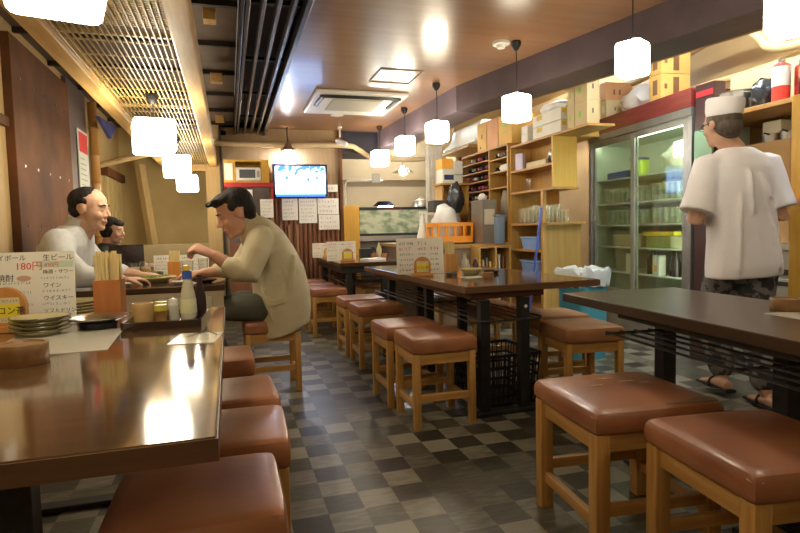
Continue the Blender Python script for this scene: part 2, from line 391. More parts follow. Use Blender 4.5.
a = [bm.verts.new(p) for p in ((-1.05, 5.4, 2.03), (-1.05, 6.2, 2.08), (-1.05, 5.9, 1.92), (-1.02, 5.4, 2.03), (-1.02, 6.2, 2.08), (-1.02, 5.9, 1.92))]
bm.faces.new((a[0], a[1], a[2])); bm.faces.new((a[3], a[5], a[4]))
for i, j in ((0, 1), (1, 2), (2, 0)): bm.faces.new((a[i], a[j], a[j+3], a[i+3]))
tag(obj('blue_cloth', bm, mat('blue_cloth', (.05, .055, .22), (.03, .035, .14), 6, rough=.8)), 'dark blue cloth tucked up beside the left lattice beam', 'cloth')
t = thing('wall_shutter', 'pale slatted shutter with a dark head rail on the left wall near the corner', 'shutter', (-1.22, 7.0, 1.36))
bm = BM(); bx(bm, -.02, .01, -.45, .45, -.75, .28); obj('panel', bm, wood('shutter_pale', (.52, .44, .22), (.40, .33, .15), 'z', rough=.6, scale=2), t)
bm = BM(); bx(bm, -.02, .05, -.5, .5, .28, .37, .004); obj('head_rail', bm, DARKB, t)
bm = BM()
for k in range(6): bx(bm, .01, .018, -.42+.16*k, -.405+.16*k, -.75, .28)
obj('batten', bm, TAN, t)
bm = BM(); tube(bm, [(-1.2, 6.3, 1.72), (-.75, 6.4, 1.86)], .03, 8); tag(obj('brace', bm, TAN), 'diagonal timber brace between the left wall and the lattice beam', 'brace')
t = obj('leaning_post', (lambda b: (loft(b, [((-.78, 7.35, .0), (.06, 0, 0), (0, .05, 0)), ((-.98, 7.35, 1.85), (.06, 0, 0), (0, .05, 0))], 4), b)[1])(BM()), TAN)
tag(t, 'leaning tan timber post standing in the corner behind the left tables', 'post')
bm = BM(); bx(bm, -1.2, -.24, 6.9, 6.98, 0, .90, .005); tag(obj('low_partition', bm, mat('partition', (.42, .34, .2), (.36, .28, .15), 4, rough=.6)), 'low tan partition behind the furthest left table', 'partition')

# ------------------------------------------------------------------ lamps
SHADE = emit('lamp_paper', (1.0, .88, .66), 9.0)
def lamp(x, y, z, top, label, group, s=.155, h=.215, rot=.0, round_=0):
    if x > 0: s *= .88; h *= .84
    else: h *= .86
    t = thing('pendant_lamp', label, 'lamp', (x, y, z), rot, group)
    bm = BM(); box(bm, (0, 0, 0), (s, s, h), 0, .022, 3); obj('lamp_shade', bm, SHADE, t, smooth=True)
    bm = BM()
    cyl(bm, (0, 0, h/2), .022, .03, 12, r2=.012); obj('socket_cap', bm, BLACKM, t, smooth=True)
    bm = BM(); pts = [(0, 0, h/2+.02), (.004, 0, (top-z)*.6), (0, 0, top-z)] 
    tube(bm, pts, .0035, 6, smooth=4); obj('cord', bm, BLACKM, t)
    bm = BM(); lathe(bm, [(0, -.065), (.012, -.062), (.034, -.03), (.036, -.008), (.03, 0), (0, 0)], (0, 0, top-z), 16); obj('ceiling_rose', bm, BLACKM, t, smooth=True)
    return t
gl, gr = 'white box lamps over the left tables', 'white box lamps in the right row'
lamp(-.35, 1.46, 1.60, 1.835, 'white box lamp at the top left corner, over the nearest left table', gl, s=.2, h=.2, rot=.25)
L1 = lamp(-.40, 3.634, 1.58, 1.835, 'nearest of the white box lamps hanging over the seated men, left of the other two', gl, s=.225, h=.225, rot=.2)
lamp(-.40, 5.185, 1.585, 1.835, 'middle one of the three white box lamps over the left tables', gl, s=.22, h=.21, rot=.1)
lamp(-.40, 6.45, 1.55, 1.835, 'furthest and lowest-looking of the white box lamps over the left tables', gl, s=.21, h=.2)
lamp(1.98, 1.60, 1.76, 2.27, 'white box lamp at the top right corner, above the shelf of cans', gr, s=.15, h=.20, rot=.5)
lamp(1.95, 2.39, 1.82, 2.27, 'white box lamp in front of the stacked cartons above the glass-door fridge', gr, s=.15, h=.20, rot=.45)
lamp(1.93, 3.53, 1.82, 2.27, 'white box lamp below the round smoke detector', gr, rot=.3, s=.175)
lamp(1.78, 4.68, 1.85, 2.27, 'white box lamp beside the kink in the dark ceiling beam', gr, rot=.15, s=.185)
lamp(1.80, 5.68, 1.88, 2.27, 'fourth white box lamp of the right row counted from the fridge', gr, s=.20, h=.225)
lamp(1.80, 6.70, 1.88, 2.27, 'furthest white box lamp of the right row, near the kitchen hatch', gr, s=.22, h=.22)
# lamps of the same two rows behind the camera
lamp(-.40, -.4, 1.575, 1.835, 'white box lamp over the left tables behind the viewer', gl)
lamp(1.95, .3, 1.82, 2.27, 'white box lamp of the right row just behind the viewer', gr)
lamp(1.95, -1.1, 1.82, 2.27, 'white box lamp of the right row well behind the viewer', gr)
def area(name, loc, sx, sy, power, color, rot=(0, 0, 0)):
    l = bpy.data.lights.new(name, 'AREA'); l.shape = 'RECTANGLE'; l.size = sx; l.size_y = sy; l.energy = power; l.color = color
    o = bpy.data.objects.new(name, l); COL.objects.link(o); o.location = loc; o.rotation_euler = rot; return o
# fluorescent tubes of the kitchen
def tube_light(loc, ln, s, label, rz=0):
    t = thing('tube_light', label, 'light', loc, rz, 'fluorescent kitchen lights')
    bm = BM(); bx(bm, -.05, .05, -ln/2, ln/2, .02, .06, .005); obj('housing', bm, WHITE, t)
    bm = BM(); bx(bm, -.014, .014, -ln/2+.02, ln/2-.02, -.008, .02, .006); obj('tube', bm, emit('fluorescent', (.88, .96, 1.0), s), t)
tube_light((2.95, 3.0, 2.56), 1.2, 60, 'fluorescent light on the kitchen ceiling in front of the fridge')
tube_light((3.4, 5.6, 2.56), 1.2, 60, 'fluorescent light on the kitchen ceiling over the bottle rack')
tube_light((2.6, 8.4, 2.56), 1.2, 24, 'fluorescent light on the kitchen ceiling behind the fish tank', PI/2)
tube_light((3.05, 1.4, 2.56), 1.2, 120, 'fluorescent light on the kitchen ceiling over the cooking counter')
w = bpy.data.worlds.new('world'); scn.world = w; w.use_nodes = True
w.node_tree.nodes['Background'].inputs[0].default_value = (1, .9, .75, 1); w.node_tree.nodes['Background'].inputs[1].default_value = .05

# ------------------------------------------------------------------ ceiling fittings
t = thing('ceiling_air_conditioner', 'square white air conditioner cassette in the glossy brown ceiling', 'air conditioner', (1.22, 5.5, 2.27))
bm = BM(); bx(bm, -.43, .43, -.45, .46, -.035, 0, .012); obj('casing', bm, WHITE, t)
bm = BM()
tube(bm, [(-.36, .05, -.036), (-.355, -.3, -.038), (-.30, -.36, -.038), (.30, -.36, -.038), (.355, -.3, -.038), (.36, .05, -.036)], .022, 8, smooth=4)
obj('air_slot', bm, BLACKM, t, smooth=True)
bm = BM(); bx(bm, -.24, .24, -.24, .24, -.045, -.03, .006); obj('grille', bm, mat('grille', (.5, .47, .36), (.42, .4, .3), 120, (1, 8, 1), rough=.6), t)
bm = BM()
for c in ((1.19, 1.20, 4.34, 4.74), (1.54, 1.55, 4.34, 4.74), (1.20, 1.54, 4.34, 4.35), (1.20, 1.54, 4.73, 4.74)): bx(bm, *c, 2.262, 2.27)

tag(obj('access_hatch', bm, mat('hatch_trim', (.4, .33, .26), (.34, .28, .22))), 'thin-framed access hatch in the ceiling right of the air conditioner', 'hatch')
for (px, py), lab in (((501, 45), 'round white smoke detector between two lamps of the right row'), ((187+150, 0), None)):
    if lab is None: continue
    p = at(px, py, 'z', 2.25); t = thing('smoke_detector', lab, 'smoke detector', (p.x, p.y, 2.27))
    bm = BM(); lathe(bm, [(0, -.02), (.055, -.02), (.06, -.008), (.06, 0), (0, 0)], n=20); obj('base', bm, WHITE, t, smooth=True)
    bm = BM(); lathe(bm, [(0, -.045), (.026, -.042), (.034, -.02), (0, -.02)], n=16); obj('sensor', bm, WHITE, t, smooth=True)
for px, py, lab in ((286, 134, 'small flat white disc on the ceiling in front of the spotlight'), (334, 134, 'larger flat white disc on the ceiling over the security camera'), (187+150, 115, 'small white ceiling disc just under the air conditioner')):
    p = at(px, py, 'z', 2.26); bm = BM(); cyl(bm, (p.x, p.y, 2.255), .07, .015, 18); tag(obj('ceiling_disc', bm, WHITE, smooth=True), lab, 'ceiling disc')
t = thing('spotlight', 'bright clip-on spotlight on the pipe above the television', 'spotlight', (.72, 6.92, 1.99))
bm = BM(); lathe(bm, [(.02, .1), (.035, .06), (.075, .0), (.08, -.01), (.07, -.005), (.03, .05)], n=18); obj('reflector', bm, CHROME, t, smooth=True)
bm = BM(); ell(bm, (0, 0, -.015), (.042, .042, .042)); obj('bulb', bm, emit('cool_bulb', (.9, .95, 1), 110), t, smooth=True)
bm = BM(); tube(bm, [(0, 0, .09), (0, .04, .16), (0, .05, .28)], .008, 6); obj('arm', bm, BLACKM, t)
kp = at(403, 172, 'y', 8.0)
t = thing('spotlight', 'bare bright lamp with a clear reflector hanging in the kitchen behind the hatch', 'spotlight', tuple(kp))
bm = BM(); lathe(bm, [(.03, .1), (.06, .06), (.17, -.01), (.165, -.015), (.05, .05)], n=18); obj('reflector', bm, glass('clear_glass', (.92, .95, .93), .35), t, smooth=True)
bm = BM(); ell(bm, (0, 0, .0), (.05, .05, .05)); obj('bulb', bm, MC['cool_bulb'], t, smooth=True)
bm = BM(); tube(bm, [(0, 0, .04), (0, 0, 2.62-kp.z)], .006, 6); obj('cord', bm, BLACKM, t)

# ------------------------------------------------------------------ stools
def cushion(w, d, h, dome=.005):
    bm = BM(); nx = 16; ny = 16; b = .016
    def prof(u): return 1-abs(u)**7
    top = []; bot = []
    for j in range(ny+1):
        v = -1+2*j/ny; r = []
        for i in range(nx+1):
            u = -1+2*i/nx
            uu = math.copysign(1-(1-abs(u))**1.7, u); vv = math.copysign(1-(1-abs(v))**1.7, v)
            ex = 1-.035*abs(vv)**5; ey = 1-.035*abs(uu)**5
            z = h/2-b+b*min(1, (max(0, 1-abs(uu)**22)**.5)*(max(0, 1-abs(vv)**22)**.5))+dome*(1-uu*uu)*(1-vv*vv)
            r.append(bm.verts.new((uu*w/2*ex, vv*d/2*ey, z)))
        top.append(r)
    for j in range(ny):
        for i in range(nx): bm.faces.new((top[j][i], top[j][i+1], top[j+1][i+1], top[j+1][i]))
    rim = top[0]+[r[-1] for r in top[1:]]+top[-1][-2::-1]+[r[0] for r in top[-2:0:-1]]
    prev = rim
    for k, (sc, z) in enumerate(((1.012, h*.05), (1.012, -h*.3), (.985, -h/2+.004), (.95, -h/2))):
        cur = [bm.verts.new((v.co.x*sc, v.co.y*sc, z)) for v in rim]
        n = len(rim)
        for i in range(n): bm.faces.new((prev[i], cur[i], cur[(i+1) % n], prev[(i+1) % n]))
        prev = cur
    bm.faces.new(prev); return bm
def make_stool(w, d, label, seatmat=LEATH, h=.46, leg=.036, th=.078):
    t = thing('stool', label, 'stool', (0, 0, 0))
    obj('seat', cushion(w, d, th), seatmat, t, smooth=2, loc=(0, 0, h-th/2))
    lx, ly, lz = w/2-leg/2-.008, d/2-leg/2-.008, h-th
    for sx in (-1, 1):
        for sy in (-1, 1):
            bm = BM(); box(bm, (0, 0, lz/2), (leg, leg, lz), 0, .004, 2); obj('leg', bm, PINE, t, smooth=2, loc=(sx*lx, sy*ly, 0))
    for sy in (-1, 1):
        bm = BM(); box(bm, (0, 0, 0), (2*lx-leg, .022, .052), 0, .002, 1); obj('seat_rail', bm, PINEX, t, loc=(0, sy*ly, lz-.03))
        bm = BM(); box(bm, (0, 0, 0), (2*lx-leg, .022, .036), 0, .002, 1); obj('stretcher', bm, PINEX, t, loc=(0, sy*ly, .155))
    for sx in (-1, 1):
        bm = BM(); box(bm, (0, 0, 0), (.022, 2*ly-leg, .052), 0, .002, 1); obj('seat_rail', bm, PINEY, t, loc=(sx*lx, 0, lz-.03))
        bm = BM(); box(bm, (0, 0, 0), (.022, 2*ly-leg, .036), 0, .002, 1); obj('stretcher', bm, PINEY, t, loc=(sx*lx, 0, .115))
    return t
gs = 'brown square stools on pine frames'
st = make_stool(.35, .345, 'nearest stool on the aisle side of the middle table, square brown seat on pine legs'); st.location = (1.015, 2.775, 0); st['group'] = gs
for x, y, r, lab in [
    (.985, 3.17, .03, 'second stool on the aisle side of the middle table, pushed close behind the nearest one'),
    (1.035, 4.10, .02, 'third stool on the aisle side of the middle table, past a gap'),
    (1.02, 4.55, .03, 'fourth stool on the aisle side of the middle table, behind the third'),
    (.90, 5.50, .02, 'nearest brown stool beside the far middle table'),
    (.87, 5.95, .0, 'second brown stool beside the far middle table'),
    (.85, 6.40, .0, 'third brown stool beside the far middle table, near the menu papers'),
    (1.86, 2.70, -.10, 'stool right of the middle table, nearest one with light tan worn seat'),
    (1.95, 3.13, -.06, 'stool right of the middle table, behind the light tan one'),
    (1.78, 3.72, .0, 'stool right of the middle table, third from the front'),
    (1.75, 4.35, .0, 'stool right of the middle table, furthest one seen under the tabletop'),
    (-.085, 1.25, 0, 'brown stool at the bottom left tucked under the nearest left table'),
    (-.035, 1.64, -.03, 'second brown stool along the nearest left table'),
    (-.035, 2.03, .04, 'third brown stool along the nearest left table, slightly turned'),
    (-.09, 2.66, .02, 'dark brown stool in front of the man in the beige jacket'),
    (.235, 3.70, .02, 'stool the man in the beige jacket sits on'),
    (-1.02, 3.95, .0, 'stool carrying the man in the grey shirt against the left wall'),
    (-1.02, 5.35, .0, 'stool under the dark-haired person at the furthest left table'),
    (1.50, 6.0, .0, 'stool on the kitchen side of the far middle table'),
]:
    q_ = dup(st, (x, y, 0), r, lab, gs)
    if 'tan' in lab or 'light tan' in lab:
        for c_ in q_.children:
            if c_.name.startswith('seat') and 'rail' not in c_.name: c_.data = c_.data.copy(); c_.data.materials[0] = LEATHT
# the two worn stools in the right foreground
for nm, w, d, x, y, r, lab, spots in (
    ('a', .44, .42, 1.222, 1.545, -.09, 'large worn stool with cracked brown seat and tape, left of two at bottom right', True),
    ('b', .40, .40, 1.27, 1.075, -.11, 'large brown stool at the bottom right corner with a torn seat corner', False)):
    t = make_stool(w, d, lab, leg=.046, th=.07); t.location = (x, y, 0); t.rotation_euler = (0, 0, r)
    bm = BM(); 
    def patch(bm, cx, cy, rx, ry, z, n=11, sd=1):
        rg = random.Random(sd); c = bm.verts.new((cx, cy, z+.0012)); ring = [bm.verts.new((cx+rx*rg.uniform(.55, 1.1)*math.cos(2*PI*i/n), cy+ry*rg.uniform(.55, 1.1)*math.sin(2*PI*i/n), z)) for i in range(n)]
        for i in range(n): bm.faces.new((c, ring[i], ring[(i+1) % n]))
    M = Matrix.Translation((-w/2*.90, -d/2*.90, .4475)) @ Euler((.35, -.35, 0)).to_matrix().to_4x4()
    k0 = len(bm.verts); patch(bm, 0, 0, .022, .018, .0, 12, 5); bmesh.ops.transform(bm, matrix=M, verts=bm.verts)
    if nm == 'a':
        M2 = Matrix.Translation((.055, .06, .467))
        s0 = set(bm.verts)
        for k, (cx, cy, rx, ry) in enumerate(((0, 0, .035, .006), (.05, -.03, .03, .004), (-.06, .05, .045, .004), (-.12, -.02, .03, .006))): patch(bm, cx, cy, rx, ry, .0, 9, k)
        bmesh.ops.transform(bm, matrix=M2, verts=[v for v in bm.verts if v not in s0])
    p = obj('tear', bm, WORN, t); p['label'] = 'torn patch showing pale lining'
    if nm == 'a':
        bm = BM(); bx(bm, .03, w/2-.012, -.188, -.145, .4580, .4612, .0008, 1)
        p = obj('tape', bm, TAPE, t); p['label'] = 'strip of grey-brown tape across the corner'

# ------------------------------------------------------------------ tables
def wire_rack(t, x0, x1, y0, y1, z, along='y'):
    bm = BM(); r = .005
    if along == 'y':
        n = 6
        for i in range(n+1): x = x0+(x1-x0)*i/n; tube(bm, [(x, y0, z), (x, y1, z)], r, 6, caps=False)
        for y in (y0, (y0+y1)/2, y1): tube(bm, [(x0, y, z-.008), (x1, y, z-.008)], r*1.3, 6, caps=False)
    return obj('wire_rack', bm, mat('rack_wire', (.05, .05, .05), (.09, .09, .085), 20, rough=.3, metal=.6), t, smooth=True)
# nearest left table
t = thing('table', 'nearest left table, long glossy brown top reflecting a lamp', 'table', (-.465, 1.65, 0))
bm = BM(); bx(bm, -.435, .435, -.785, .80, .662, .70, .003, 1); obj('tabletop', bm, wood('table_glossy', (.15, .085, .035), (.075, .04, .018), 'x', rough=.10, coat=.7, scale=1.0, bump=.02), t)
bm = BM(); bx(bm, -.437, .437, -.788, -.7855, .664, .698); bx(bm, .435, .4375, -.787, .80, .664, .698); obj('edge_band', bm, EDGEW, t)
for sy in (-1, 1):
    for sx in (-1, 1):
        bm = BM(); box(bm, (0, 0, 0), (.05, .05, .64), 0, .003); obj('leg', bm, BLACKM, t, loc=(sx*.2-.1, sy*.60+.05, .342))
    bm = BM(); box(bm, (0, 0, 0), (.6, .06, .022), 0, .004); obj('foot', bm, BLACKM, t, loc=(-.1, sy*.60+.05, .011))
bm = BM(); bx(bm, -.38, .1, -.55, .68, .645, .662); obj('underframe', bm, BLACKM, t)
wire_rack(t, -.36, .04, -.68, .70, .56)
# second left table
t = thing('table', 'second left table where the two men sit, dark glossy top full of dishes', 'table', (-.44, 4.12, 0))
bm = BM(); bx(bm, -.41, .405, -.60, .60, .665, .70, .003, 1); obj('tabletop', bm, TOPW, t)
for sy in (-1, 1):
    for sx in (-1, 1):
        bm = BM(); box(bm, (0, 0, 0), (.05, .05, .64), 0, .003); obj('leg', bm, BLACKM, t, loc=(sx*.2, sy*.5, .342))
    bm = BM(); box(bm, (0, 0, 0), (.55, .06, .022), 0, .004); obj('foot', bm, BLACKM, t, loc=(0, sy*.5, .011))
bm = BM(); bx(bm, -.40, .395, -.595, -.575, .50, .664, .002, 1); p = obj('end_panel', bm, mat('pale_panel', (.62, .54, .38), (.55, .47, .32), 6, rough=.3), t); p['label'] = 'pale panel under the near edge'
bm = BM(); bx(bm, .02, .33, -.605, -.60+.005, .54, .64, .012, 2); p = obj('panel_frame', bm, mat('pale_frame', (.70, .66, .52), (.66, .6, .46), 8, rough=.3), t)
# third left table
t = thing('table', 'furthest left table, in front of the dark-haired person', 'table', (-.44, 5.62, 0))
bm = BM(); bx(bm, -.41, .40, -.62, .60, .665, .70, .003, 1); obj('tabletop', bm, TOPW, t)
for sy in (-1, 1):
    for sx in (-1, 1):
        bm = BM(); box(bm, (0, 0, 0), (.05, .05, .665), 0, .003); obj('leg', bm, BLACKM, t, loc=(sx*.2, sy*.5, .3325))
# middle table
MT = .035
t = thing('table', 'middle table in the centre of the room, brown top on black metal legs', 'table', (1.155, 2.665, 0), MT)
bm = BM(); bx(bm, 0, .83, 0, 1.98, .663, .70, .003, 1); obj('tabletop', bm, wood('table_mid', (.13, .072, .036), (.085, .046, .024), 'y', rough=.13, coat=.6, scale=.8, bump=.02), t)
bm = BM(); bx(bm, -.0025, .8325, -.0025, 0, .665, .698); bx(bm, -.0025, 0, 0, 1.98, .665, .698); obj('edge_band', bm, EDGEW, t)
bm = BM(); bx(bm, .06, .50, .05, 1.90, .625, .662, .003, 1); obj('apron', bm, wood('apron_red', (.13, .045, .03), (.08, .03, .02), 'x', rough=.4), t)
for y in (.02, .80, 1.60):
    for k, x in enumerate((.125, .365)):
        bm = BM(); box(bm, (0, 0, 0), (.055, .05, .60), 0, .003); obj('leg', bm, BLACKM, t, loc=(x, y+.03, .322))
    bm = BM(); box(bm, (0, 0, 0), (.46, .055, .022), 0, .004); obj('foot', bm, BLACKM, t, loc=(.27, y+.01, .011))
bm = BM(); box(bm, (0, 0, 0), (.017, .001, .017)); o = obj('sticker', bm, PAPER, t, loc=(.368, .0235, .575)); o.rotation_euler = (0, PI/4, 0); o['label'] = 'small white square sticker on the leg'
wire_rack(t, .03, .46, .02, 1.75, .515)
# far middle table
t = thing('table', 'far middle table below the television, set with menus', 'table', (1.0, 5.28, 0))
bm = BM(); bx(bm, 0, .70, 0, 1.65, .663, .70, .003, 1); obj('tabletop', bm, TOPW, t)
for y in (.08, 1.5):
    for x in (.1, .45):
        bm = BM(); box(bm, (0, 0, 0), (.06, .05, .64), 0, .003); obj('leg', bm, BLACKM, t, loc=(x, y, .342))
    bm = BM(); box(bm, (0, 0, 0), (.5, .055, .022), 0, .004); obj('foot', bm, BLACKM, t, loc=(.28, y, .011))
bm = BM(); bx(bm, .02, .68, .04, 1.6, .60, .662); obj('apron', bm, BLACKM, t)
wire_rack(t, .05, .5, .08, 1.5, .50)
# right foreground table
t = thing('table', 'dark matt table at the right edge of the picture, in front of the walking cook', 'table', (1.436, 2.22, 0), -.075)
bm = BM(); bx(bm, 0, .58, -1.9, 0, .662, .70, .003, 1); obj('tabletop', bm, TOPD, t)
for y in (-.28, -.86):
    bm = BM(); box(bm, (0, 0, 0), (.06, .06, .64), 0, .003); obj('leg', bm, BLACKM, t, loc=(.32, y, .342))
    bm = BM(); box(bm, (0, 0, 0), (.40, .055, .022), 0, .004); obj('foot', bm, BLACKM, t, loc=(.34, y, .011))
bm = BM(); bx(bm, .05, .5, -1.35, -.35, .635, .662); obj('underframe', bm, BLACKM, t)
wire_rack(t, .03, .42, -1.55, -.30, .57)
# crate under the middle table
def crate(t, w, d, h, m, name='basket', bars=12, rows=5, th=.006, top=1.12):
    bm = BM()
    for z, k in ((0, 1), (h, top)):
        bx(bm, -w/2*k-th, w/2*k+th, -d/2*k-th, -d/2*k+th, z, z+.018); bx(bm, -w/2*k-th, w/2*k+th, d/2*k-th, d/2*k+th, z, z+.018)
        bx(bm, -w/2*k-th, -w/2*k+th, -d/2*k, d/2*k, z, z+.018); bx(bm, w/2*k-th, w/2*k+th, -d/2*k, d/2*k, z, z+.018)
    for j in range(1, rows):
        z = h*j/rows; k = 1+(top-1)*j/rows
        for sy in (-1, 1): bx(bm, -w/2*k, w/2*k, sy*d/2*k-.002, sy*d/2*k+.002, z-.007, z+.007)
        for sx in (-1, 1): bx(bm, sx*w/2*k-.002, sx*w/2*k+.002, -d/2*k, d/2*k, z-.007, z+.007)
    for i in range(bars+1):
        u = -1+2*i/bars
        for sy in (-1, 1): tube(bm, [(u*w/2, sy*d/2, .01), (u*w/2*top, sy*d/2*top, h)], .0045, 4, caps=False); tube(bm, [(sy*w/2, u*d/2, .01), (sy*w/2*top, u*d/2*top, h)], .0045, 4, caps=False)
    bx(bm, -w/2, w/2, -d/2, d/2, 0, .006)
    return obj(name, bm, m, t)
t = thing('plastic_basket', 'black slatted plastic basket on the floor under the middle table', 'basket', (1.465, 2.99, 0), .04)
crate(t, .35, .34, .28, BLACKP)
bm = BM(); bx(bm, -.08, .08, -.21, -.195, .285, .30, .004); obj('handle', bm, BLACKP, t)

# ------------------------------------------------------------------ back wall
def sheet_marks(t, w, h, y, rng, m=INK, rows=5, x0=-.42, x1=.42, name='handwriting', fh=.5):
    bm = BM()
    for k in range(rows):
        z = h*.44-h*.88*(k+.75)/rows; scribble(bm, x0*w, x1*w-rng.uniform(0, .25)*w, z, h*.88/rows*fh, y, rng)
    return obj(name, bm, m, t)
def notice(c, w, h, label, rows=5, seed=1, red=False, group=None):
    rg = random.Random(seed); t = thing('menu_sheet', label, 'notice', c, 0, group)
    bm = BM(); bx(bm, -w/2, w/2, -.002, .002, -h/2, h/2); obj('sheet', bm, PAPER, t)
    sheet_marks(t, w, h, -.002, rg, INKR if red else INKG, rows)
    return t
t = thing('television', 'flat television on the back wall showing a bright picture, dark bezel', 'television', (.865, 7.0, 1.635))
TVF = mat('tv_bezel', (.012, .016, .05), (.016, .02, .06), 6, rough=.25)  # navy tint puts blue light on the bezel into its colour
bm = BM(); bx(bm, -.335, .335, -.01, .04, -.20, .20, .012); obj('bezel', bm, TVF, t, smooth=2)
def tv_mat():
    m, nt, b, out = _new('tv_picture'); N = nt.nodes; L = nt.links; N.remove(b)
    tc = N.new('ShaderNodeTexCoord'); no = N.new('ShaderNodeTexNoise'); no.inputs['Scale'].default_value = 16; no.inputs['Detail'].default_value = 2
    sp = N.new('ShaderNodeSeparateXYZ'); L.new(tc.outputs['Object'], sp.inputs[0]); L.new(tc.outputs['Object'], no.inputs['Vector'])
    ad = N.new('ShaderNodeMath'); ad.operation = 'MULTIPLY_ADD'; ad.inputs[1].default_value = .8; L.new(sp.outputs[2], ad.inputs[0]); L.new(no.outputs[0], ad.inputs[2])
    cr = N.new('ShaderNodeValToRGB'); e = cr.color_ramp.elements; e[0].position = .60; e[0].color = (.42, .62, 1, 1); e[1].position = .67; e[1].color = (.05, .12, .45, 1)
    L.new(ad.outputs[0], cr.inputs[0])
    em = N.new('ShaderNodeEmission'); em.inputs[1].default_value = 1.7; L.new(cr.outputs[0], em.inputs[0]); L.new(em.outputs[0], out.inputs[0]); return m
bm = BM(); bx(bm, -.305, .305, -.014, -.008, -.165, .175); obj('screen', bm, tv_mat(), t)
bm = BM(); bx(bm, -.1, .1, .04, .1, -.1, .1); obj('wall_mount', bm, BLACKM, t)
bm = BM(); bx(bm, -.3, .3, -.0125, -.0105, -.195, -.168); obj('bezel_glow', bm, emit('tv_bezel_glow', (.03, .10, .8), 1.6), t)  # glowing strip stands for blue light falling on the lower bezel
# corrugated / slatted lower half of the wall
t = thing('slat_wall', 'row of upright reddish brown half-round slats on the back wall below the television', 'wall slats', (.0, 7.08, 0))
bm = BM()
for i in range(22): lathe(bm, [(0, 0), (.026, 0), (.026, 1.56), (0, 1.56)], (.10+i*.058, 0, 0), 8)
obj('slats', bm, BROWNW, t, smooth=True)
bm = BM(); bx(bm, .49, .535, -.045, -.02, 0, 1.50, .003); obj('pale_slat', bm, wood('slat_pale', (.45, .25, .09), (.36, .18, .06), 'z'), t)
bm = BM()
for k, x in enumerate((.60, .70, .80)): bx(bm, x, x+.028, -.045, -.02, .2, 1.10)
obj('light_batten', bm, wood('slat_mid', (.34, .17, .07), (.26, .12, .05), 'z'), t)
for (x0, z0, x1, z1, s, rws, lab) in (
    (.355, 1.18, .50, 1.39, 1, 5, 'narrow white menu sheet on the back wall, leftmost under the television'),
    (.635, 1.155, .825, 1.42, 2, 5, 'white menu sheet on the back wall under the left half of the television'),
    (.84, 1.115, 1.06, 1.42, 3, 6, 'white menu sheet on the back wall under the right half of the television'),
    (1.07, 1.22, 1.335, 1.42, 4, 3, 'upper of the two white sheets at the right end of the slatted wall'),
    (1.08, 1.03, 1.34, 1.215, 5, 3, 'lower of the two white sheets at the right end of the slatted wall'),
    (1.19, 1.50, 1.33, 1.59, 6, 1, 'small white notice right of the television'),
    (.205, 1.24, .275, 1.50, 7, 3, 'white sheet with a round yellow-green mark behind the seated man in beige')):
    notice(((x0+x1)/2, 6.64 if x0 < .5 else 7.035, (z0+z1)/2), x1-x0, z1-z0, lab, rws, s)
bm = BM(); cyl(bm, (0, 0, 0), .024, .002, 16); o = obj('round_mark', bm, INKGR, [c for c in scn.objects if c.name.startswith('menu_sheet')][-1] if False else None)
bpy.data.objects.remove(o)
# red framed glass cabinet with a yellow cupboard and a microwave on it
t = thing('red_cabinet', 'red-framed glass-fronted cabinet against the back wall behind the man in beige', 'cabinet', (.24, 6.83, 0))
RED = mat('red_metal', (.50, .03, .035), (.42, .02, .03), 5, rough=.35)
bm = BM(); bx(bm, -.27, .27, -.18, .22, 1.53, 1.58, .004); bx(bm, .245, .27, -.18, -.14, 1.33, 1.53); obj('frame', bm, RED, t)
bm = BM(); bx(bm, -.235, .235, -.15, -.145, .9, 1.53); obj('glass_front', bm, mat('dim_glass', (.16, .13, .12), (.10, .08, .085), 7, rough=.15), t)
bm = BM(); bx(bm, -.235, .235, -.15, .2, 0, .9); obj('base', bm, BROWNW, t)
t = thing('yellow_cupboard', 'open yellow cupboard box on top of the red cabinet', 'cupboard', (.22, 6.83, 1.58))
bm = BM(); bx(bm, -.25, .25, -.14, .2, 0, .02); bx(bm, -.25, .25, -.14, .2, .24, .26); bx(bm, -.25, -.12, -.14, .2, .02, .24); bx(bm, .16, .25, -.14, .2, .02, .24); bx(bm, -.25, .25, .18, .2, .02, .24)
obj('box', bm, YELW, t)
bm = BM(); bx(bm, -.24, -.15, -.146, -.141, .03, .22); obj('paper_label', bm, PAPER, t)
t = thing('microwave', 'small white microwave inside the yellow cupboard', 'microwave', (.24, 6.72, 1.602))
bm = BM(); bx(bm, -.135, .135, -.06, .2, 0, .15, .008); obj('casing', bm, WHITE, t)
bm = BM(); bx(bm, -.10, .075, -.064, -.059, .03, .125, .002, 1); obj('door_window', bm, mat('mw_glass', (.10, .11, .13), (.13, .14, .16), 5, rough=.2), t)
bm = BM(); bx(bm, .095, .12, -.066, -.060, .04, .11); obj('control_panel', bm, INKG, t)
bm = BM()
tube(bm, [(-.1, 7.03, 2.07), (.6, 7.03, 2.065), (1.43, 7.02, 2.075), (1.62, 7.1, 2.04), (1.85, 7.3, 1.965), (2.2, 7.3, 1.95), (2.62, 7.3, 1.975), (2.80, 7.1, 2.10), (2.84, 7.0, 2.2), (2.84, 6.9, 2.4)], .034, 10, smooth=5)
tag(obj('lagged_pipe', bm, mat('pipe_cream', (.58, .45, .27), (.5, .38, .22), 6, rough=.5), smooth=True), 'cream pipe running along the top of the back wall and dipping past the kitchen hatch', 'pipe')
bm = BM(); tube(bm, [(3.7, 6.4, 2.20), (3.7, 5.5, 2.30), (3.7, 4.6, 2.33), (3.65, 3.9, 2.38), (3.62, 3.55, 2.41), (3.6, 3.25, 2.39), (3.6, 3.12, 2.30), (3.6, 3.03, 2.20), (3.6, 2.8, 2.15), (3.6, 2.3, 2.16)], .035, 10, smooth=5)
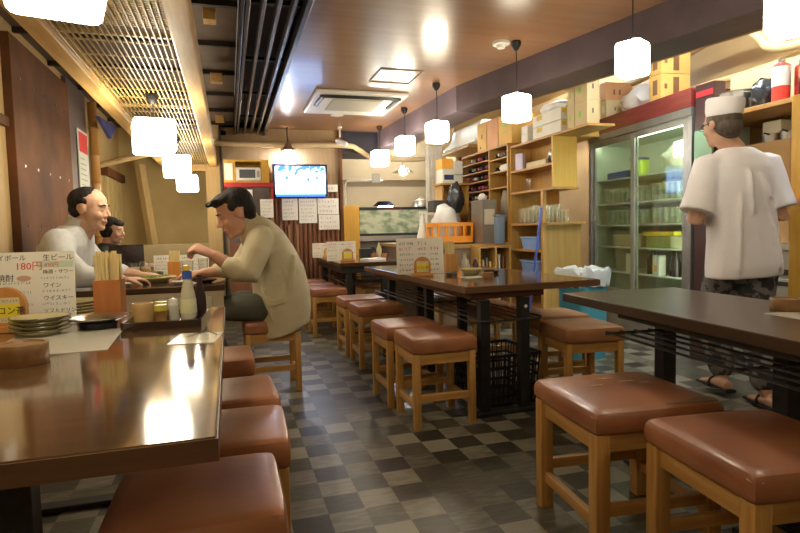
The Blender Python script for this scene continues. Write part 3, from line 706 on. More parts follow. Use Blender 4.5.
tag(obj('lagged_pipe', bm, mat('pipe_tan', (.60, .46, .22), (.52, .39, .18), 6, rough=.5), smooth=True), 'cream pipe curving down behind the cartons above the fridge', 'pipe')
bm = BM(); tube(bm, [(3.75, 3.9, 2.12), (3.7, 3.1, 2.10), (3.7, 2.3, 2.16)], .025, 8, smooth=4)
tag(obj('lagged_pipe', bm, MC['pipe_tan'], smooth=True), 'thinner cream pipe below the curved one at the right edge', 'pipe')
t = thing('security_camera', 'small white security camera hanging from the ceiling at the end of the back wall', 'camera', (1.34, 6.85, 2.27))
bm = BM(); cyl(bm, (0, 0, -.02), .03, .02, 12); tube(bm, [(0, 0, -.02), (0, 0, -.12)], .008, 6); obj('mount', bm, WHITE, t, smooth=True)
bm = BM(); tube(bm, [(-.02, .05, -.16), (.05, -.10, -.22)], .032, 10); obj('camera_body', bm, WHITE, t, smooth=True)
bm = BM(); bx(bm, 1.36, 1.40, 7.05, 7.2, 0, 2.3); struct('trim_7', bm, DARKB)
bm = BM(); bx(bm, 1.45, 2.0, 7.35, 7.9, 2.02, 2.62); tag(obj('exhaust_duct', bm, mat('duct_navy', (.03, .028, .05), (.05, .045, .07), 5, rough=.5)), 'dark square exhaust duct above the kitchen hatch', 'duct')

# ------------------------------------------------------------------ kitchen beyond the hatch
bm = BM(); bx(bm, 1.42, 1.655, 7.28, 7.32, 0, 1.335, .003); t = tag(obj('yellow_board', bm, YELW), 'upright yellow board between the slatted wall and the fish tank', 'board')
t = thing('fish_tank', 'long fish tank with greenish water and dark rims in the kitchen hatch', 'fish tank', (2.34, 7.75, .93), .0)
bm = BM(); bx(bm, -.62, .62, -.2, .2, .03, .36); 
def tank_mat():
    m = mat('tank_water', (.62, .70, .56), (.26, .36, .25), 7, (1, 1, 1.8), rough=.06, lo=.42, hi=.62, detail=3); return m
obj('water', bm, tank_mat(), t)
bm = BM()
for z in (0, .36): bx(bm, -.64, .64, -.22, .22, z, z+.035, .004, 1)
obj('rim', bm, mat('tank_rim', (.02, .022, .03), (.03, .03, .04), 5, rough=.3), t)
bm = BM(); bx(bm, -.27, -.02, -.225, -.222, .362, .392)
rg = random.Random(5); bm.free(); bm = BM(); scribble(bm, -.26, -.02, .368, .02, -.222, rg); obj('red_lettering', bm, INKR, t)
bm = BM(); bx(bm, .23, .44, -.226, -.222, .12, .33); p = obj('taped_sheet', bm, PAPER, t)
bm = BM(); scribble(bm, .24, .42, .26, .04, -.227, rg); scribble(bm, .24, .42, .18, .04, -.227, rg); obj('handwriting', bm, INKG, t)
t = thing('kitchen_counter', 'steel kitchen counter carrying the fish tank', 'counter', (2.35, 7.75, 0))
bm = BM(); bx(bm, -.95, .85, -.3, .3, .86, .93, .004); obj('counter_top', bm, STEEL, t)
bm = BM(); bx(bm, -.92, .3, -.26, .28, 0, .86); obj('base', bm, mat('dark_shelf', (.16, .14, .12), (.08, .07, .06), 3, (1, 1, 6), rough=.5), t)
bm = BM(); bx(bm, .3, .82, -.28, .28, 0, .86); obj('side_box', bm, mat('cream_box', (.58, .48, .30), (.52, .42, .26), 4, rough=.6), t)
t = thing('tank_lamp', 'glowing bluish-white lamp above the fish tank', 'lamp', (2.15, 7.85, 1.33))
bm = BM(); loft(bm, [((0, 0, .02), (.17, 0, 0), (0, .1, 0)), ((0, 0, .09), (.09, 0, 0), (0, .06, 0))], 16); obj('hood', bm, TVF, t, smooth=True)
bm = BM(); ell(bm, (.02, -.02, .01), (.11, .08, .03)); obj('bulb', bm, emit('blue_white', (.5, .8, 1), 30), t, smooth=True)
t = thing('rail_pipe', 'white bent rail pipe left of the fish tank', 'pipe', (1.62, 8.0, 0))
bm = BM(); tube(bm, [(0, 0, .9), (0, 0, 1.66), (.03, 0, 1.72), (.55, 0, 1.73)], .016, 8); bm2 = bm; obj('rail', bm2, WHITE, t, smooth=True)
bm = BM(); bx(bm, .40, .52, -.03, .0, 1.70, 1.82); obj('switch_box', bm, WHITE, t)
bm = BM(); bx(bm, 1.37, 3.6, 9.1, 9.2, 1.84, 1.90); tag(obj('picture_rail', bm, wood('rail_tan', (.36, .25, .12), (.3, .2, .1), 'x')), 'horizontal tan rail across the far kitchen wall', 'rail')
t = thing('cooking_pot', 'steel pot lid catching light right of the tank lamp', 'pot', (2.75, 7.95, 1.33))
bm = BM(); lathe(bm, [(0, 0), (.13, 0), (.14, .04), (.12, .10), (.03, .14), (.03, .16), (0, .165)], n=18); obj('body', bm, CHROME, t, smooth=True)
t = thing('side_cabinet', 'dark doorway cabinet with pale posts and red panels right of the fish tank', 'cabinet', (3.23, 7.9, 0))
bm = BM(); bx(bm, .02, .10, -.2, .2, 0, 2.2); bx(bm, .32, .40, -.2, .2, 0, 2.2); bx(bm, -.02, .62, -.2, .2, 1.9, 2.2); obj('frame', bm, CREAM, t)
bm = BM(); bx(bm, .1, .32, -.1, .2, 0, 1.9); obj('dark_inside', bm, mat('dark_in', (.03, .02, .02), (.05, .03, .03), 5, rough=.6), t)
bm = BM()
for k in range(3): bx(bm, .04+.18*k, .14+.18*k, -.21, -.2, 1.95, 2.13)
obj('red_panel', bm, REDW, t)
bm = BM(); 
for k in range(9):
    a = .06*k
    bx(bm, -.11+.0245*k, -.11+.0245*(k+1), -.01-.012*(k % 2), .01-.012*(k % 2), -.42, .38)
o = obj('hanging_cloth', bm, mat('white_cloth', (.72, .72, .68), (.6, .6, .56), 9, rough=.8, bump=.3), loc=tuple(at(434, 176, 'y', 6.9)))
tag(o, 'long whitish cloth hanging beside the kitchen doorway', 'cloth')
t = thing('paper_funnel', 'white cone-shaped cup on the kitchen counter below the doorway', 'cone', (at(423, 238, 'y', 6.8).x, 6.8, .841))
bm = BM(); lathe(bm, [(0, .36), (.012, .36), (.09, 0), (0, 0)], n=16); obj('cone', bm, WHITE, t, smooth=True)
t = thing('sideboard', 'long low kitchen worktop behind the middle table, cluttered with boxes and crates', 'counter', (2.45, 6.3, 0))
bm = BM(); bx(bm, -.55, .32, -.95, .9, .80, .84, .003); obj('counter_top', bm, wood('worktop', (.42, .26, .10), (.34, .2, .07), 'y'), t)
for x0_, x1_ in ((-.06, -.04), (.12, .14), (.28, .30)):
    bm = BM(); bx(bm, x0_, x1_, -1.13, -.93, 0, .80); obj('upright', bm, SHELFW, t)
bm = BM(); bx(bm, -.06, .30, -1.13, -.93, .80, .82); obj('ledge', bm, SHELFH, t)
for k_, (x_, z_) in enumerate(((-.04, .72), (.0, .68), (.04, .70), (.08, .66), (.18, .73), (.22, .71))):
    bm = BM(); bx(bm, x_, x_+.022, -1.08, -.95, 0, z_); obj('file', bm, (PAPER, PEACH, STEEL, CARDY, WHITE, BROWNW)[k_], t)
bm = BM(); bx(bm, -.53, .30, -.93, .88, 0, .80); obj('body', bm, mat('sideboard_body', (.22, .15, .09), (.14, .09, .06), 3, rough=.6), t)
t = thing('framed_board', 'white-framed menu board standing behind the cone-shaped cup', 'board', tuple(at(433, 240, 'y', 6.95)))
bm = BM(); bx(bm, -.09, .11, -.01, .01, .0, .36, .004); obj('frame', bm, WHITE, t)
bm = BM(); bx(bm, -.07, .09, -.013, -.01, .03, .33); obj('board', bm, mat('slate_pale', (.32, .36, .34), (.5, .5, .46), 9, rough=.5), t)
# orange crate full of white bags
p = at(449, 239.5, 'y', 5.75); t = thing('orange_crate', 'orange plastic crate on the kitchen worktop holding white bags', 'crate', (2.30, 5.72, .855), .04)
ORG = mat('orange_plastic', (.92, .36, .03), (.86, .3, .02), 5, rough=.4)
bm = BM(); w_, d_, h_ = .40, .30, .215
for sy in (-1, 1): bx(bm, -w_/2, w_/2, sy*d_/2-.006, sy*d_/2+.006, 0, .07); bx(bm, -w_/2, w_/2, sy*d_/2-.008, sy*d_/2+.008, h_-.04, h_)
for sx in (-1, 1): bx(bm, sx*w_/2-.006, sx*w_/2+.006, -d_/2, d_/2, 0, .07); bx(bm, sx*w_/2-.008, sx*w_/2+.008, -d_/2, d_/2, h_-.04, h_)
for sy in (-1, 1):
    for x in (-.195, -.10, 0, .10, .195): bx(bm, x-.013, x+.013, sy*d_/2-.007, sy*d_/2+.007, .05, h_-.02)
for sx in (-1, 1):
    for y in (-.145, 0, .145): bx(bm, sx*w_/2-.007, sx*w_/2+.007, y-.013, y+.013, .05, h_-.02)
bx(bm, -w_/2, w_/2, -d_/2, d_/2, 0, .01); obj('shell', bm, ORG, t)
def bag(name, c, r, m, seed, label, cat='bag', sub=3, amp=.25):
    bm = BM(); bmesh.ops.create_icosphere(bm, subdivisions=sub, radius=1)
    rg = random.Random(seed); import mathutils
    for v in bm.verts:
        n = mathutils.noise.noise(v.co*2.2+Vector((seed, 0, 0)))*amp+mathutils.noise.noise(v.co*6+Vector((0, seed, 0)))*amp*.45
        v.co *= 1+n; v.co.z = max(v.co.z, -.75); v.co.x *= r[0]; v.co.y *= r[1]; v.co.z = (v.co.z+.75)*r[2]
    o = obj(name, bm, m, smooth=True, loc=c); return tag(o, label, cat)
WBAG = mat('white_bag', (.80, .80, .78), (.68, .68, .66), 8, rough=.35, bump=.6)
BBAG = mat('black_bag', (.02, .02, .022), (.035, .035, .04), 12, rough=.22, bump=1.0)
bag('plastic_bag', (2.25, 5.72, .86), (.15, .11, .23), WBAG, 2, 'bulging white plastic bag inside the orange crate')
bag('cloth_bundle', tuple(at(449, 217, 'y', 6.05)-Vector((0, 0, .1))), (.13, .10, .11), WBAG, 5, 'white bundle in front of the black hanging bag')
t = bag('black_bag', tuple(at(456, 213, 'y', 5.95)), (.09, .07, .20), BBAG, 8, 'black bag hanging in front of the bottle rack', amp=.2)
bm = BM(); bx(bm, -.20, .12, -.1, .1, 0, .13, .004); o = obj('dark_carton', bm, mat('dark_carton', (.045, .035, .035), (.07, .05, .05), 5, rough=.5), loc=tuple(at(447, 212, 'y', 6.1))); tag(o, 'dark carton with a red mark behind the orange crate', 'box')
p0 = at(447, 212, 'y', 6.1)
bm = BM(); scribble(bm, -.10, .02, .04, .06, -.101, random.Random(9)); obj('red_mark', bm, INKR, o)
bm = BM(); bx(bm, -.12, .12, -.08, .10, 0, p0.z-.84); o = obj('storage_box', bm, mat('grey_card', (.50, .38, .2), (.18, .15, .12), 5), loc=(p0.x, p0.y+.0, .84)); tag(o, 'tan storage box under the dark carton', 'box')
# white dispenser with orange top on a shelf
p = at(449, 184, 'y', 6.3)
t = thing('dispenser', 'pale grey dispenser with an orange box on it, left of the bottle rack', 'dispenser', tuple(p))
GRY = mat('pale_grey', (.62, .62, .55), (.55, .55, .48), 5, rough=.45)
bm = BM(); bx(bm, -.12, .13, -.10, .12, 0, .17, .006); bx(bm, .02, .13, -.12, .12, .10, .26, .006); obj('casing', bm, GRY, t)
bm = BM(); bx(bm, -.10, .02, -.104, -.099, .04, .10); obj('display', bm, mat('display_dark', (.03, .04, .10), (.04, .05, .12), 5, rough=.2), t)
bm = BM(); bx(bm, -.12, .015, -.09, .1, .172, .29); obj('orange_box', bm, mat('orange_card', (.85, .42, .05), (.8, .34, .03), 8, rough=.5), t)
t = thing('wall_shelf', 'short wooden shelf bracket under the pale grey dispenser', 'shelf', (p.x, p.y, 0))
bm = BM(); bx(bm, -.16, .22, -.14, .14, p.z-.022, p.z); obj('board', bm, SHELFH, t)
bm = BM(); bx(bm, -.13, -.11, -.1, .14, .85, p.z-.022); bx(bm, .19, .21, -.1, .14, .85, p.z-.022); obj('side_panel', bm, SHELFW, t)
bm = BM(); bx(bm, -.11, .19, .125, .14, .85, p.z-.022); obj('back_panel', bm, SHELFH, t)

# ------------------------------------------------------------------ bottle rack and shelving
t = thing('bottle_rack', 'tall wooden rack of pigeonholes full of bottles lying on their sides', 'rack', (2.80, 5.93, 0), 0)
# local y runs from -.58 (near) to .58 (far), front face at x = 0
RX0, RY0, RY1 = 0, -.60, .58
for y in (RY0, -.17, RY1):
    bm = BM(); bx(bm, RX0, .40, y-.011, y+.011, .84, 1.86); obj('upright', bm, SHELFW, t)
rows = [1.20, 1.32, 1.43, 1.54, 1.65, 1.76]
bm = BM()
for z in rows: bx(bm, RX0+.002, .40, -.159, RY1-.011, z-.007, z+.007)
for z in (1.43, 1.60, 1.74): bx(bm, RX0+.002, .40, RY0+.011, -.181, z-.007, z+.007)
bx(bm, RX0, .40, RY0, RY1, 1.86, 1.88); obj('shelf', bm, SHELFH, t)
bm = BM(); bx(bm, .39, .40, RY0, RY1, .84, 1.86); obj('back', bm, SHELFW, t)
GLD = mat('bottle_dark', (.03, .018, .02), (.045, .02, .03), 5, rough=.12)
CAPS = [mat('foil_pink', (.5, .12, .22), (.4, .08, .18), 9, rough=.3), mat('foil_white', (.7, .68, .62), (.6, .58, .5), 9, rough=.3), mat('foil_black', (.02, .02, .02), (.03, .03, .03), 9, rough=.3)]
protos = []
for k, cm in enumerate(CAPS):
    b = thing('wine_bottle', 'x', 'bottle', (0, 0, -5)); M = Matrix.Rotation(-PI/2, 4, 'Y')
    bm = BM(); lathe(bm, [(0, -.28), (.036, -.28), (.037, -.27), (.037, -.09), (.014, -.045), (.014, -.02), (0, -.02)], n=12, M=M); obj('glass_body', bm, GLD, b, smooth=True)
    bm = BM(); lathe(bm, [(0, -.07), (.0165, -.07), (.0165, -.001), (.0, 0)], n=12, M=M); obj('foil', bm, cm, b, smooth=True)
    bm = BM(); lathe(bm, [(.0375, -.24), (.0375, -.12)], n=12, M=M); obj('paper_label', bm, CAPS[1], b, smooth=True)
    protos.append(b)
rg = random.Random(11); first = [True]*3
def put_bottle(y, z, k, g, lab):
    if first[k]:
        b = protos[k]; b.location = (2.83, y, z); b['label'] = lab; b['group'] = g; first[k] = False
    else: dup(protos[k], (2.83+rg.uniform(-.01, .02), y, z), 0, lab, g)
names = {0: 'pink', 1: 'white', 2: 'black'}
rn = ['lowest', 'second lowest', 'third', 'fourth', 'fifth', 'top']
for ri, z in enumerate(rows):
    for j in range(7):
        if rg.random() < .12: continue
        k = rg.choice((0, 0, 1, 2, 2)); y = 5.93-.11+j*.096
        nm = '%s-capped bottle lying in the %s row of the bottle rack' % (names[k], rn[ri])
        put_bottle(y, z+.0455, k, '%s-capped bottles, %s row of the rack' % (names[k], rn[ri]), nm)
for ri, z in enumerate((1.74, 1.60)):
    for j in range(4):
        k = (0, 2, 1, 2)[j]; y = 5.38+j*.095
        nm = '%s-capped bottle in the right section of the bottle rack, %s row' % (names[k], ('upper', 'middle')[ri])
        if ri == 1 and j < 2: continue
        put_bottle(y, z+.0455, k, nm.replace('bottle in', 'bottles in'), nm)
bm = BM(); bx(bm, 0, .14, -.1, .1, 0, .07, .005); o = obj('plastic_tray', bm, GRY, loc=(2.84, 5.47, 1.608)); tag(o, 'small grey plastic tray in the right section of the bottle rack', 'tray')
t = thing('cloth_bag', 'pale grey-brown bag standing in the right section of the bottle rack', 'bag', (2.90, 5.54, 1.1))
bm = BM(); loft(bm, [((0, 0, 0), (.07, 0, 0), (0, .09, 0)), ((0, 0, .2), (.06, 0, 0), (0, .07, 0)), ((0, .01, .31), (.03, 0, 0), (0, .04, 0))], 14); obj('body', bm, mat('taupe', (.36, .30, .24), (.3, .25, .2), 6, rough=.7, bump=.5), t, smooth=True)
bm = BM(); bx(bm, -.19, .15, -.17, .17, -.02, 0); obj('tray', bm, SHELFH, t)
p = at(476, 232, 'x', 2.66)
t = thing('drinks_machine', 'brown-grey drinks machine with a beige square panel in front of the bottle rack', 'machine', (2.60, 5.52, .84), 0)
bm = BM(); bx(bm, -.07, .10, -.14, .14, 0, .46, .006); obj('casing', bm, mat('taupe_metal', (.24, .20, .16), (.20, .165, .13), 5, rough=.35, metal=.3), t)
bm = BM(); bx(bm, -.045, .07, -.146, -.14, .20, .36); obj('panel', bm, mat('beige_panel', (.60, .50, .36), (.55, .45, .32), 5), t)
bm = BM(); lathe(bm, [(0, 0), (.04, 0), (.05, .03), (.02, .07), (0, .075)], (0, 0, .46), 14); obj('knob_top', bm, WHITE, t, smooth=True)
def tub(name, c, w, d, h, m, label, rz=0):
    t = thing(name, label, 'tub', c, rz)
    bm = BM(); loft(bm, [((0, 0, 0), (w*.42, 0, 0), (0, d*.42, 0)), ((0, 0, h*.8), (w*.48, 0, 0), (0, d*.48, 0)), ((0, 0, h), (w*.48, 0, 0), (0, d*.48, 0)), ((0, 0, h-.005), (w*.45, 0, 0), (0, d*.45, 0)), ((0, 0, .01), (w*.40, 0, 0), (0, d*.40, 0))], 28, 6); obj('body', bm, m, t, smooth=2)
    bm = BM()
    lp = [Vector((w*.5*math.copysign(abs(math.cos(a))**(1/3), math.cos(a)), d*.5*math.copysign(abs(math.sin(a))**(1/3), math.sin(a)), h)) for a in [2*PI*i/28 for i in range(29)]]
    tube(bm, lp, .010, 6, caps=False); obj('rim', bm, m, t, smooth=True)
    return t
BLUP = mat('blue_plastic', (.26, .42, .78), (.22, .36, .7), 4, rough=.4)
BLUG = mat('blue_grey_plastic', (.25, .34, .46), (.2, .29, .4), 4, rough=.4)
tub('storage_tub', (2.72, 5.40, .84), .12, .16, .29, BLUG, 'tall blue-grey tub between the drinks machine and the shelving')
# open shelving unit: near end panel at y = 4.41
Y0, Y1 = 4.41, 5.06
t = thing('shelving_unit', 'honey-coloured plywood shelving unit holding glasses and blue tubs', 'shelves', (2.82, 4.50, 0))
ZB, ZT = 1.36, 1.815
bm = BM(); bx(bm, 0, .25, 0, .02, ZB, ZT); o = obj('end_panel', bm, wood('end_yellow', (.72, .46, .10), (.64, .38, .075), 'z', rough=.5), t); o['label'] = 'large plain end panel of the upper box'
bm = BM(); bx(bm, 0, .36, .79, .81, .0, ZT+.03); obj('far_panel', bm, SHELFW, t)
bm = BM(); bx(bm, .24, .25, .02, .79, ZB, ZT); obj('back_panel', bm, SHELFW, t)
bm = BM(); bx(bm, .35, .365, .45, .79, 0, ZB); obj('lower_back', bm, SHELFW, t)
for nm, z, x1, y0, y1 in (('top_shelf', ZT, .26, -.52, .81), ('shelf', 1.56, .24, .02, .79), ('shelf', ZB-.02, .26, -.02, .81), ('shelf', 1.02, .42, .10, .79), ('shelf', .76, .35, .20, .79), ('shelf', .50, .35, .20, .79), ('shelf', .20, .35, .20, .79)):
    bm = BM(); bx(bm, 0, x1, y0, y1, z, z+.022, .001, 1); obj(nm, bm, SHELFH, t)
bm = BM(); bx(bm, 0, .035, .17, .21, 0, ZB-.02); obj('front_post', bm, PINE, t)
bm = BM(); bx(bm, .035, .42, .18, .20, 0, 1.02); o = obj('side_panel', bm, wood('side_ply', (.44, .26, .08), (.34, .19, .05), 'z', rough=.55, scale=.6), t)
# things on the shelves
CG = glass('drinking_glass', (.95, .97, .94), .8, .08)
def tumbler(r, h, label, thick=.004, m=None, name='drinking_glass'):
    t = thing(name, label, 'glass', (0, 0, -5)); bm = BM()
    lathe(bm, [(0, 0), (r*.82, 0), (r, h)], n=14); obj('glass_body', bm, m or CG, t, smooth=True)
    return t
g0 = tumbler(.034, .15, 'tall clear glass in the cluster on the open shelf above the blue tubs'); rg = random.Random(2)
pl = []
for j in range(9): pl.append((2.86+.12*(j % 3)+rg.uniform(-.01, .01), 4.30+.19+.115*(j//1)*.55))
pl = [(2.87+.11*(j % 3), 4.66+.074*(j//3)+.02*(j % 3)) for j in range(24)]
g0.location = (2.87, 4.66, 1.042); g0['group'] = 'glasses on the open shelf'
for x, y in pl[1:]: dup(g0, (x, y, 1.042), 0, g0['label'], 'glasses on the open shelf', scale=(1, 1, rg.choice((.8, 1, 1.15))))
g1 = tumbler(.036, .12, 'clear glass standing alone in the lower compartment of the upper shelf box'); g1.location = (2.88, 5.02, ZB+.002)
bm = BM(); bx(bm, -.02, .02, -.05, .05, 0, .17, .003); o = obj('greeting_card', bm, mat('lilac_card', (.60, .52, .74), (.7, .66, .78), 9, rough=.6), loc=(2.88, 5.20, 1.583), rz=.3); tag(o, 'lilac printed box at the far end of the upper compartment', 'box')
bm = BM(); bx(bm, -.05, .05, -.18, .18, 0, .06, .003); o = obj('paper_stack', bm, mat('pale_yel', (.66, .6, .36), (.6, .52, .3), 9, rough=.6), loc=(2.93, 4.90, 1.583), rz=.0); tag(o, 'pale flat stack of papers in the upper compartment', 'papers')
t = thing('round_clock', 'dark round pan leaning in the upper compartment', 'pan', (2.93, 4.64, 1.583)); bm = BM(); lathe(bm, [(0, 0), (.07, 0), (.085, .02), (.09, .02), (.075, -.006), (0, -.006)], n=18, M=Matrix.Translation((0, 0, .09)) @ Matrix.Rotation(-PI/2.3, 4, 'Y')); obj('pan_body', bm, CHROME, t, smooth=True); t.name = 'frying_pan'
bag('packet_bundle', (3.0, 4.52, 1.042+.152), (.10, .18, .06), mat('mixed_packets', (.30, .24, .12), (.45, .42, .3), 22, rough=.5), 4, 'jumble of small packets lying on top of the glasses', 'packets') if False else None
BT = tub('blue_tub', (2.94, 4.99, .782), .20, .38, .115, BLUP, 'shallow blue tub on the shelf directly under the glasses')
tub('blue_tub', (2.94, 4.99, .522), .20, .38, .14, BLUP, 'deeper blue tub on the lower shelf under the shallow one')
t = thing('mop_handle', 'blue mop leaning against the shelving', 'mop', (0, 0, 0))
bm = BM(); tube(bm, [(2.74, 4.82, .06), (2.76, 4.60, 1.18)], .012, 8); obj('pole', bm, mat('blue_pole', (.10, .14, .55), (.08, .12, .5), 5, rough=.3), t, smooth=True)
bm = BM(); bx(bm, 2.64, 2.80, 4.74, 4.90, 0, .06, .02); obj('mop_head', bm, BLUP, t)
# cartons on top of the shelving and the rack; y grows away from the camera
def carton(name, x0, x1, y0, y1, z0, h, m, label, marks=None, rz=0, cat='box'):
    t = thing(name, label, cat, ((x0+x1)/2, (y0+y1)/2, z0), rz)
    w, d = x1-x0, y1-y0
    bm = BM(); bx(bm, -w/2, w/2, -d/2, d/2, 0, h, .002, 1); obj('box_body', bm, m, t)
    if marks:
        for (side, u0, u1, v0, v1, mm) in marks:
            bm = BM()
            if side == 'x': bx(bm, -w/2-.0008, -w/2, -d/2+d*(1-u1), -d/2+d*(1-u0), h*v0, h*v1)
            else: bx(bm, -w/2+w*u0, -w/2+w*u1, -d/2-.0008, -d/2, h*v0, h*v1)
            obj('printed_mark', bm, mm, t)
    return t
ZR = 1.88; ZS = 1.838
carton('cardboard_box', 2.84, 3.14, 5.90, 6.14, ZR, .33, CARDY, 'yellow box with a small dark mark, leftmost on top of the bottle rack', [('x', .45, .55, .45, .6, INK), ('x', .3, .4, .12, .2, INK)])
carton('cardboard_box', 2.84, 3.14, 5.62, 5.88, ZR, .325, PEACH, 'plain peach-coloured box second from left on top of the bottle rack')
carton('cardboard_box', 2.84, 3.14, 5.30, 5.60, ZR, .31, CARDY, 'orange-yellow box with faint green print beside the peach box', [('x', .25, .75, .62, .68, INKGR), ('x', .3, .7, .4, .44, INKGR)])
carton('cardboard_box', 3.06, 3.4, 4.60, 5.24, ZS, .36, CARDY, 'big deep yellow box behind the white cartons', [('x', .0, .22, .05, .45, INKGR)])
def ringmark(t, w, d, h, u, v, r):
    bm = BM(); M = Matrix.Translation((-w/2+w*u, -d/2-.001, h*v)) @ Matrix.Rotation(PI/2, 4, 'X')
    lathe(bm, [(r*.55, -.0005), (r, -.0005), (r, .0008), (r*.55, .0008), (r*.55, -.0005)], n=20, M=M); obj('ring_mark', bm, INK, t)
WC = mat('white_carton', (.76, .74, .66), (.68, .66, .58), 7, rough=.5)
for (y0, y1, z, h, x0, lab) in ((4.98, 5.10, ZS, .085, 2.84, 'small white packet low on the shelving top beside the yellow box'),
    (4.98, 5.10, ZS+.087, .075, 2.84, 'small white packet stacked on another beside the yellow box')):
    carton('white_packet', x0, x0+.12, y0, y1, z, h, WC, lab)
for k in range(2):
    t = carton('white_carton', 2.84, 3.02, 4.40, 4.88, ZS+.11*k, .106, WC, ('lower', 'upper')[k]+' of the two white cartons with a black ring mark', [('y', .05, .32, .55, .9, mat('gold_print', (.7, .5, .05), (.6, .42, .04), 5)), ('x', .15, .35, .5, .9, MC['gold_print'])])
    ringmark(t, .18, .48, .106, .78, .5, .042)
bag('white_sack', (2.94, 4.64, ZS+.222), (.10, .22, .05), WBAG, 6, 'white paper packets heaped on the white cartons', 'packets', amp=.15)
for i in range(2):
    for k in range(2):
        y0 = 4.15+.03-.0; x0 = 2.90+.0
        if i == 0: xa, xb, ya, yb, hh = 2.84, 2.98, 4.20, 4.30, .185 if k == 0 else .19
        else: xa, xb, ya, yb, hh = 2.84, 2.96, 4.02, 4.19, .195
        carton('kraft_carton', xa, xb, ya, yb, ZS+(.186 if i == 0 else .196)*k, hh, CARDP, '%s kraft carton of the %s stack by the white cartons, green marks' % (('lower', 'upper')[k], ('narrow left', 'wider right')[i]), [('x', .3, .5, .35, .6, INKGR), ('y', .42, .52, .45, .65, INK)])

# ------------------------------------------------------------------ glass-door fridge
fl, fr = Vector((3.42, 4.80)), Vector((3.31, 3.40)); fdir = (fl-fr); FW = fdir.length; frz = math.atan2(fdir.y, fdir.x)-PI/2
t = thing('display_fridge', 'tall glass-door refrigerator with aluminium frames full of glassware', 'refrigerator', (fr.x, fr.y, 0), frz)
D = .50
FIN = mat('fridge_inside', (.52, .55, .44), (.47, .50, .40), 4, rough=.5)
bm = BM(); bx(bm, .03, D, 0, .03, .1, 1.80); bx(bm, .03, D, FW-.03, FW, .1, 1.80); bx(bm, D-.03, D, .03, FW-.03, .1, 1.80); bx(bm, .03, D-.03, .03, FW-.03, .1, .14); bx(bm, .03, D-.03, .03, FW-.03, 1.77, 1.80)
obj('cabinet', bm, FIN, t)
bm = BM(); bx(bm, -.02, D, 0, FW, 1.86, 2.0, .004); obj('header', bm, REDW, t)
bm = BM(); bx(bm, -.02, .03, 0, FW, 1.80, 1.86, .003); bx(bm, -.01, .03, 0, .04, .0, 1.80); bx(bm, -.01, .03, FW-.04, FW, 0, 1.80); bx(bm, -.01, .03, .04, FW-.04, 0, .36, .003); obj('face_frame', bm, ALU, t)
for k, (a, b, x) in enumerate(((.04, FW/2+.03, -.012), (FW/2-.03, FW-.04, .008))):
    bm = BM(); w_ = .05
    bx(bm, x, x+.018, a, a+w_, .37, 1.79, .002, 1); bx(bm, x, x+.018, b-w_, b, .37, 1.79, .002, 1); bx(bm, x, x+.018, a+w_, b-w_, .37, .42); bx(bm, x, x+.018, a+w_, b-w_, 1.745, 1.79)
    d_ = obj('door', bm, ALU, t)
    bm = BM(); bx(bm, x+.007, x+.011, a+w_, b-w_, .42, 1.745); obj('pane', bm, glass('door_glass', (.88, .93, .87), .30), d_)
    bm = BM(); bx(bm, x-.004, x, (b-w_+.018) if k else a+.018, (b-.018) if k else a+w_-.018, .97, 1.07, .001, 1); obj('handle', bm, ALU, d_)
SHZ = [.62, .83, 1.04, 1.25, 1.50]
SHZ = [.57, .80, 1.005, 1.205, 1.43]
bm = None
for z in SHZ:
    for a, b in ((.03, FW/2-.005), (FW/2+.005, FW-.03)):
        bm = BM(); bx(bm, .06, D-.03, a, b, z-.012, z); obj('shelf', bm, mat('fridge_shelf', (.62, .66, .58), (.58, .62, .54), 4, rough=.4), t)
bm = BM(); bx(bm, .05, .065, .05, FW-.05, 1.755, 1.768); obj('light_strip', bm, emit('fridge_tube', (.88, 1, .80), 8), t)
bm = BM(); bx(bm, .04, .058, .032, .046, .45, 1.72); obj('light_strip', bm, emit('fridge_side_fill', (.9, 1, .82), 22), t)  # added strip, hidden behind the frame, to brighten the dim lower shelves
def fpos(a, x, z):
    v = Matrix.Rotation(frz, 3, 'Z') @ Vector((x, a, 0)); return (fr.x+v.x, fr.y+v.y, z)
FG = glass('frosted_glass', (.92, .95, .88), .9, .2)
g = tumbler(.032, .14, 'x', m=FG); used = False
for si, (z, hs, nm) in enumerate(((1.205, 1.0, 'upper glass shelf'), (1.005, .95, 'lower glass shelf'))):
    for dn, a0, a1 in (('right', .08, .66), ('left', .76, 1.34)):
        for r_ in range(2):
            for j in range(8):
                a = a0+(a1-a0)*(j+.5*r_)/8; lab = 'clear glass on the %s behind the %s fridge door' % (nm, dn); loc = fpos(a, .12+.09*r_, z+.001)
                if not used: g.location = loc; g['label'] = lab; g['group'] = lab.replace('glass on', 'glasses on'); used = True
                else: dup(g, loc, 0, lab, lab.replace('glass on', 'glasses on'), scale=(1, 1, hs))
t2 = thing('yellow_tub', 'yellow-green lidded tub on the top shelf behind the left fridge door', 'tub', fpos(.85, .16, 1.431))
bm = BM(); cyl(bm, (0, 0, 0), .07, .14, 18, r2=.078); obj('body', bm, mat('lime', (.52, .68, .06), (.45, .6, .05), 4, rough=.4), t2, smooth=2)
bm = BM(); cyl(bm, (0, 0, .14), .08, .022, 18); obj('lid', bm, mat('navy', (.03, .05, .16), (.03, .04, .13), 4, rough=.4), t2, smooth=2)
bm = BM(); bx(bm, -.09, .09, -.16, .16, 0, .07, .01); o = obj('blue_box', bm, mat('blue_dark', (.05, .09, .28), (.04, .08, .24), 4, rough=.4), loc=fpos(1.12, .2, 1.431), rz=frz); tag(o, 'dark blue box on the top shelf behind the left fridge door', 'box')
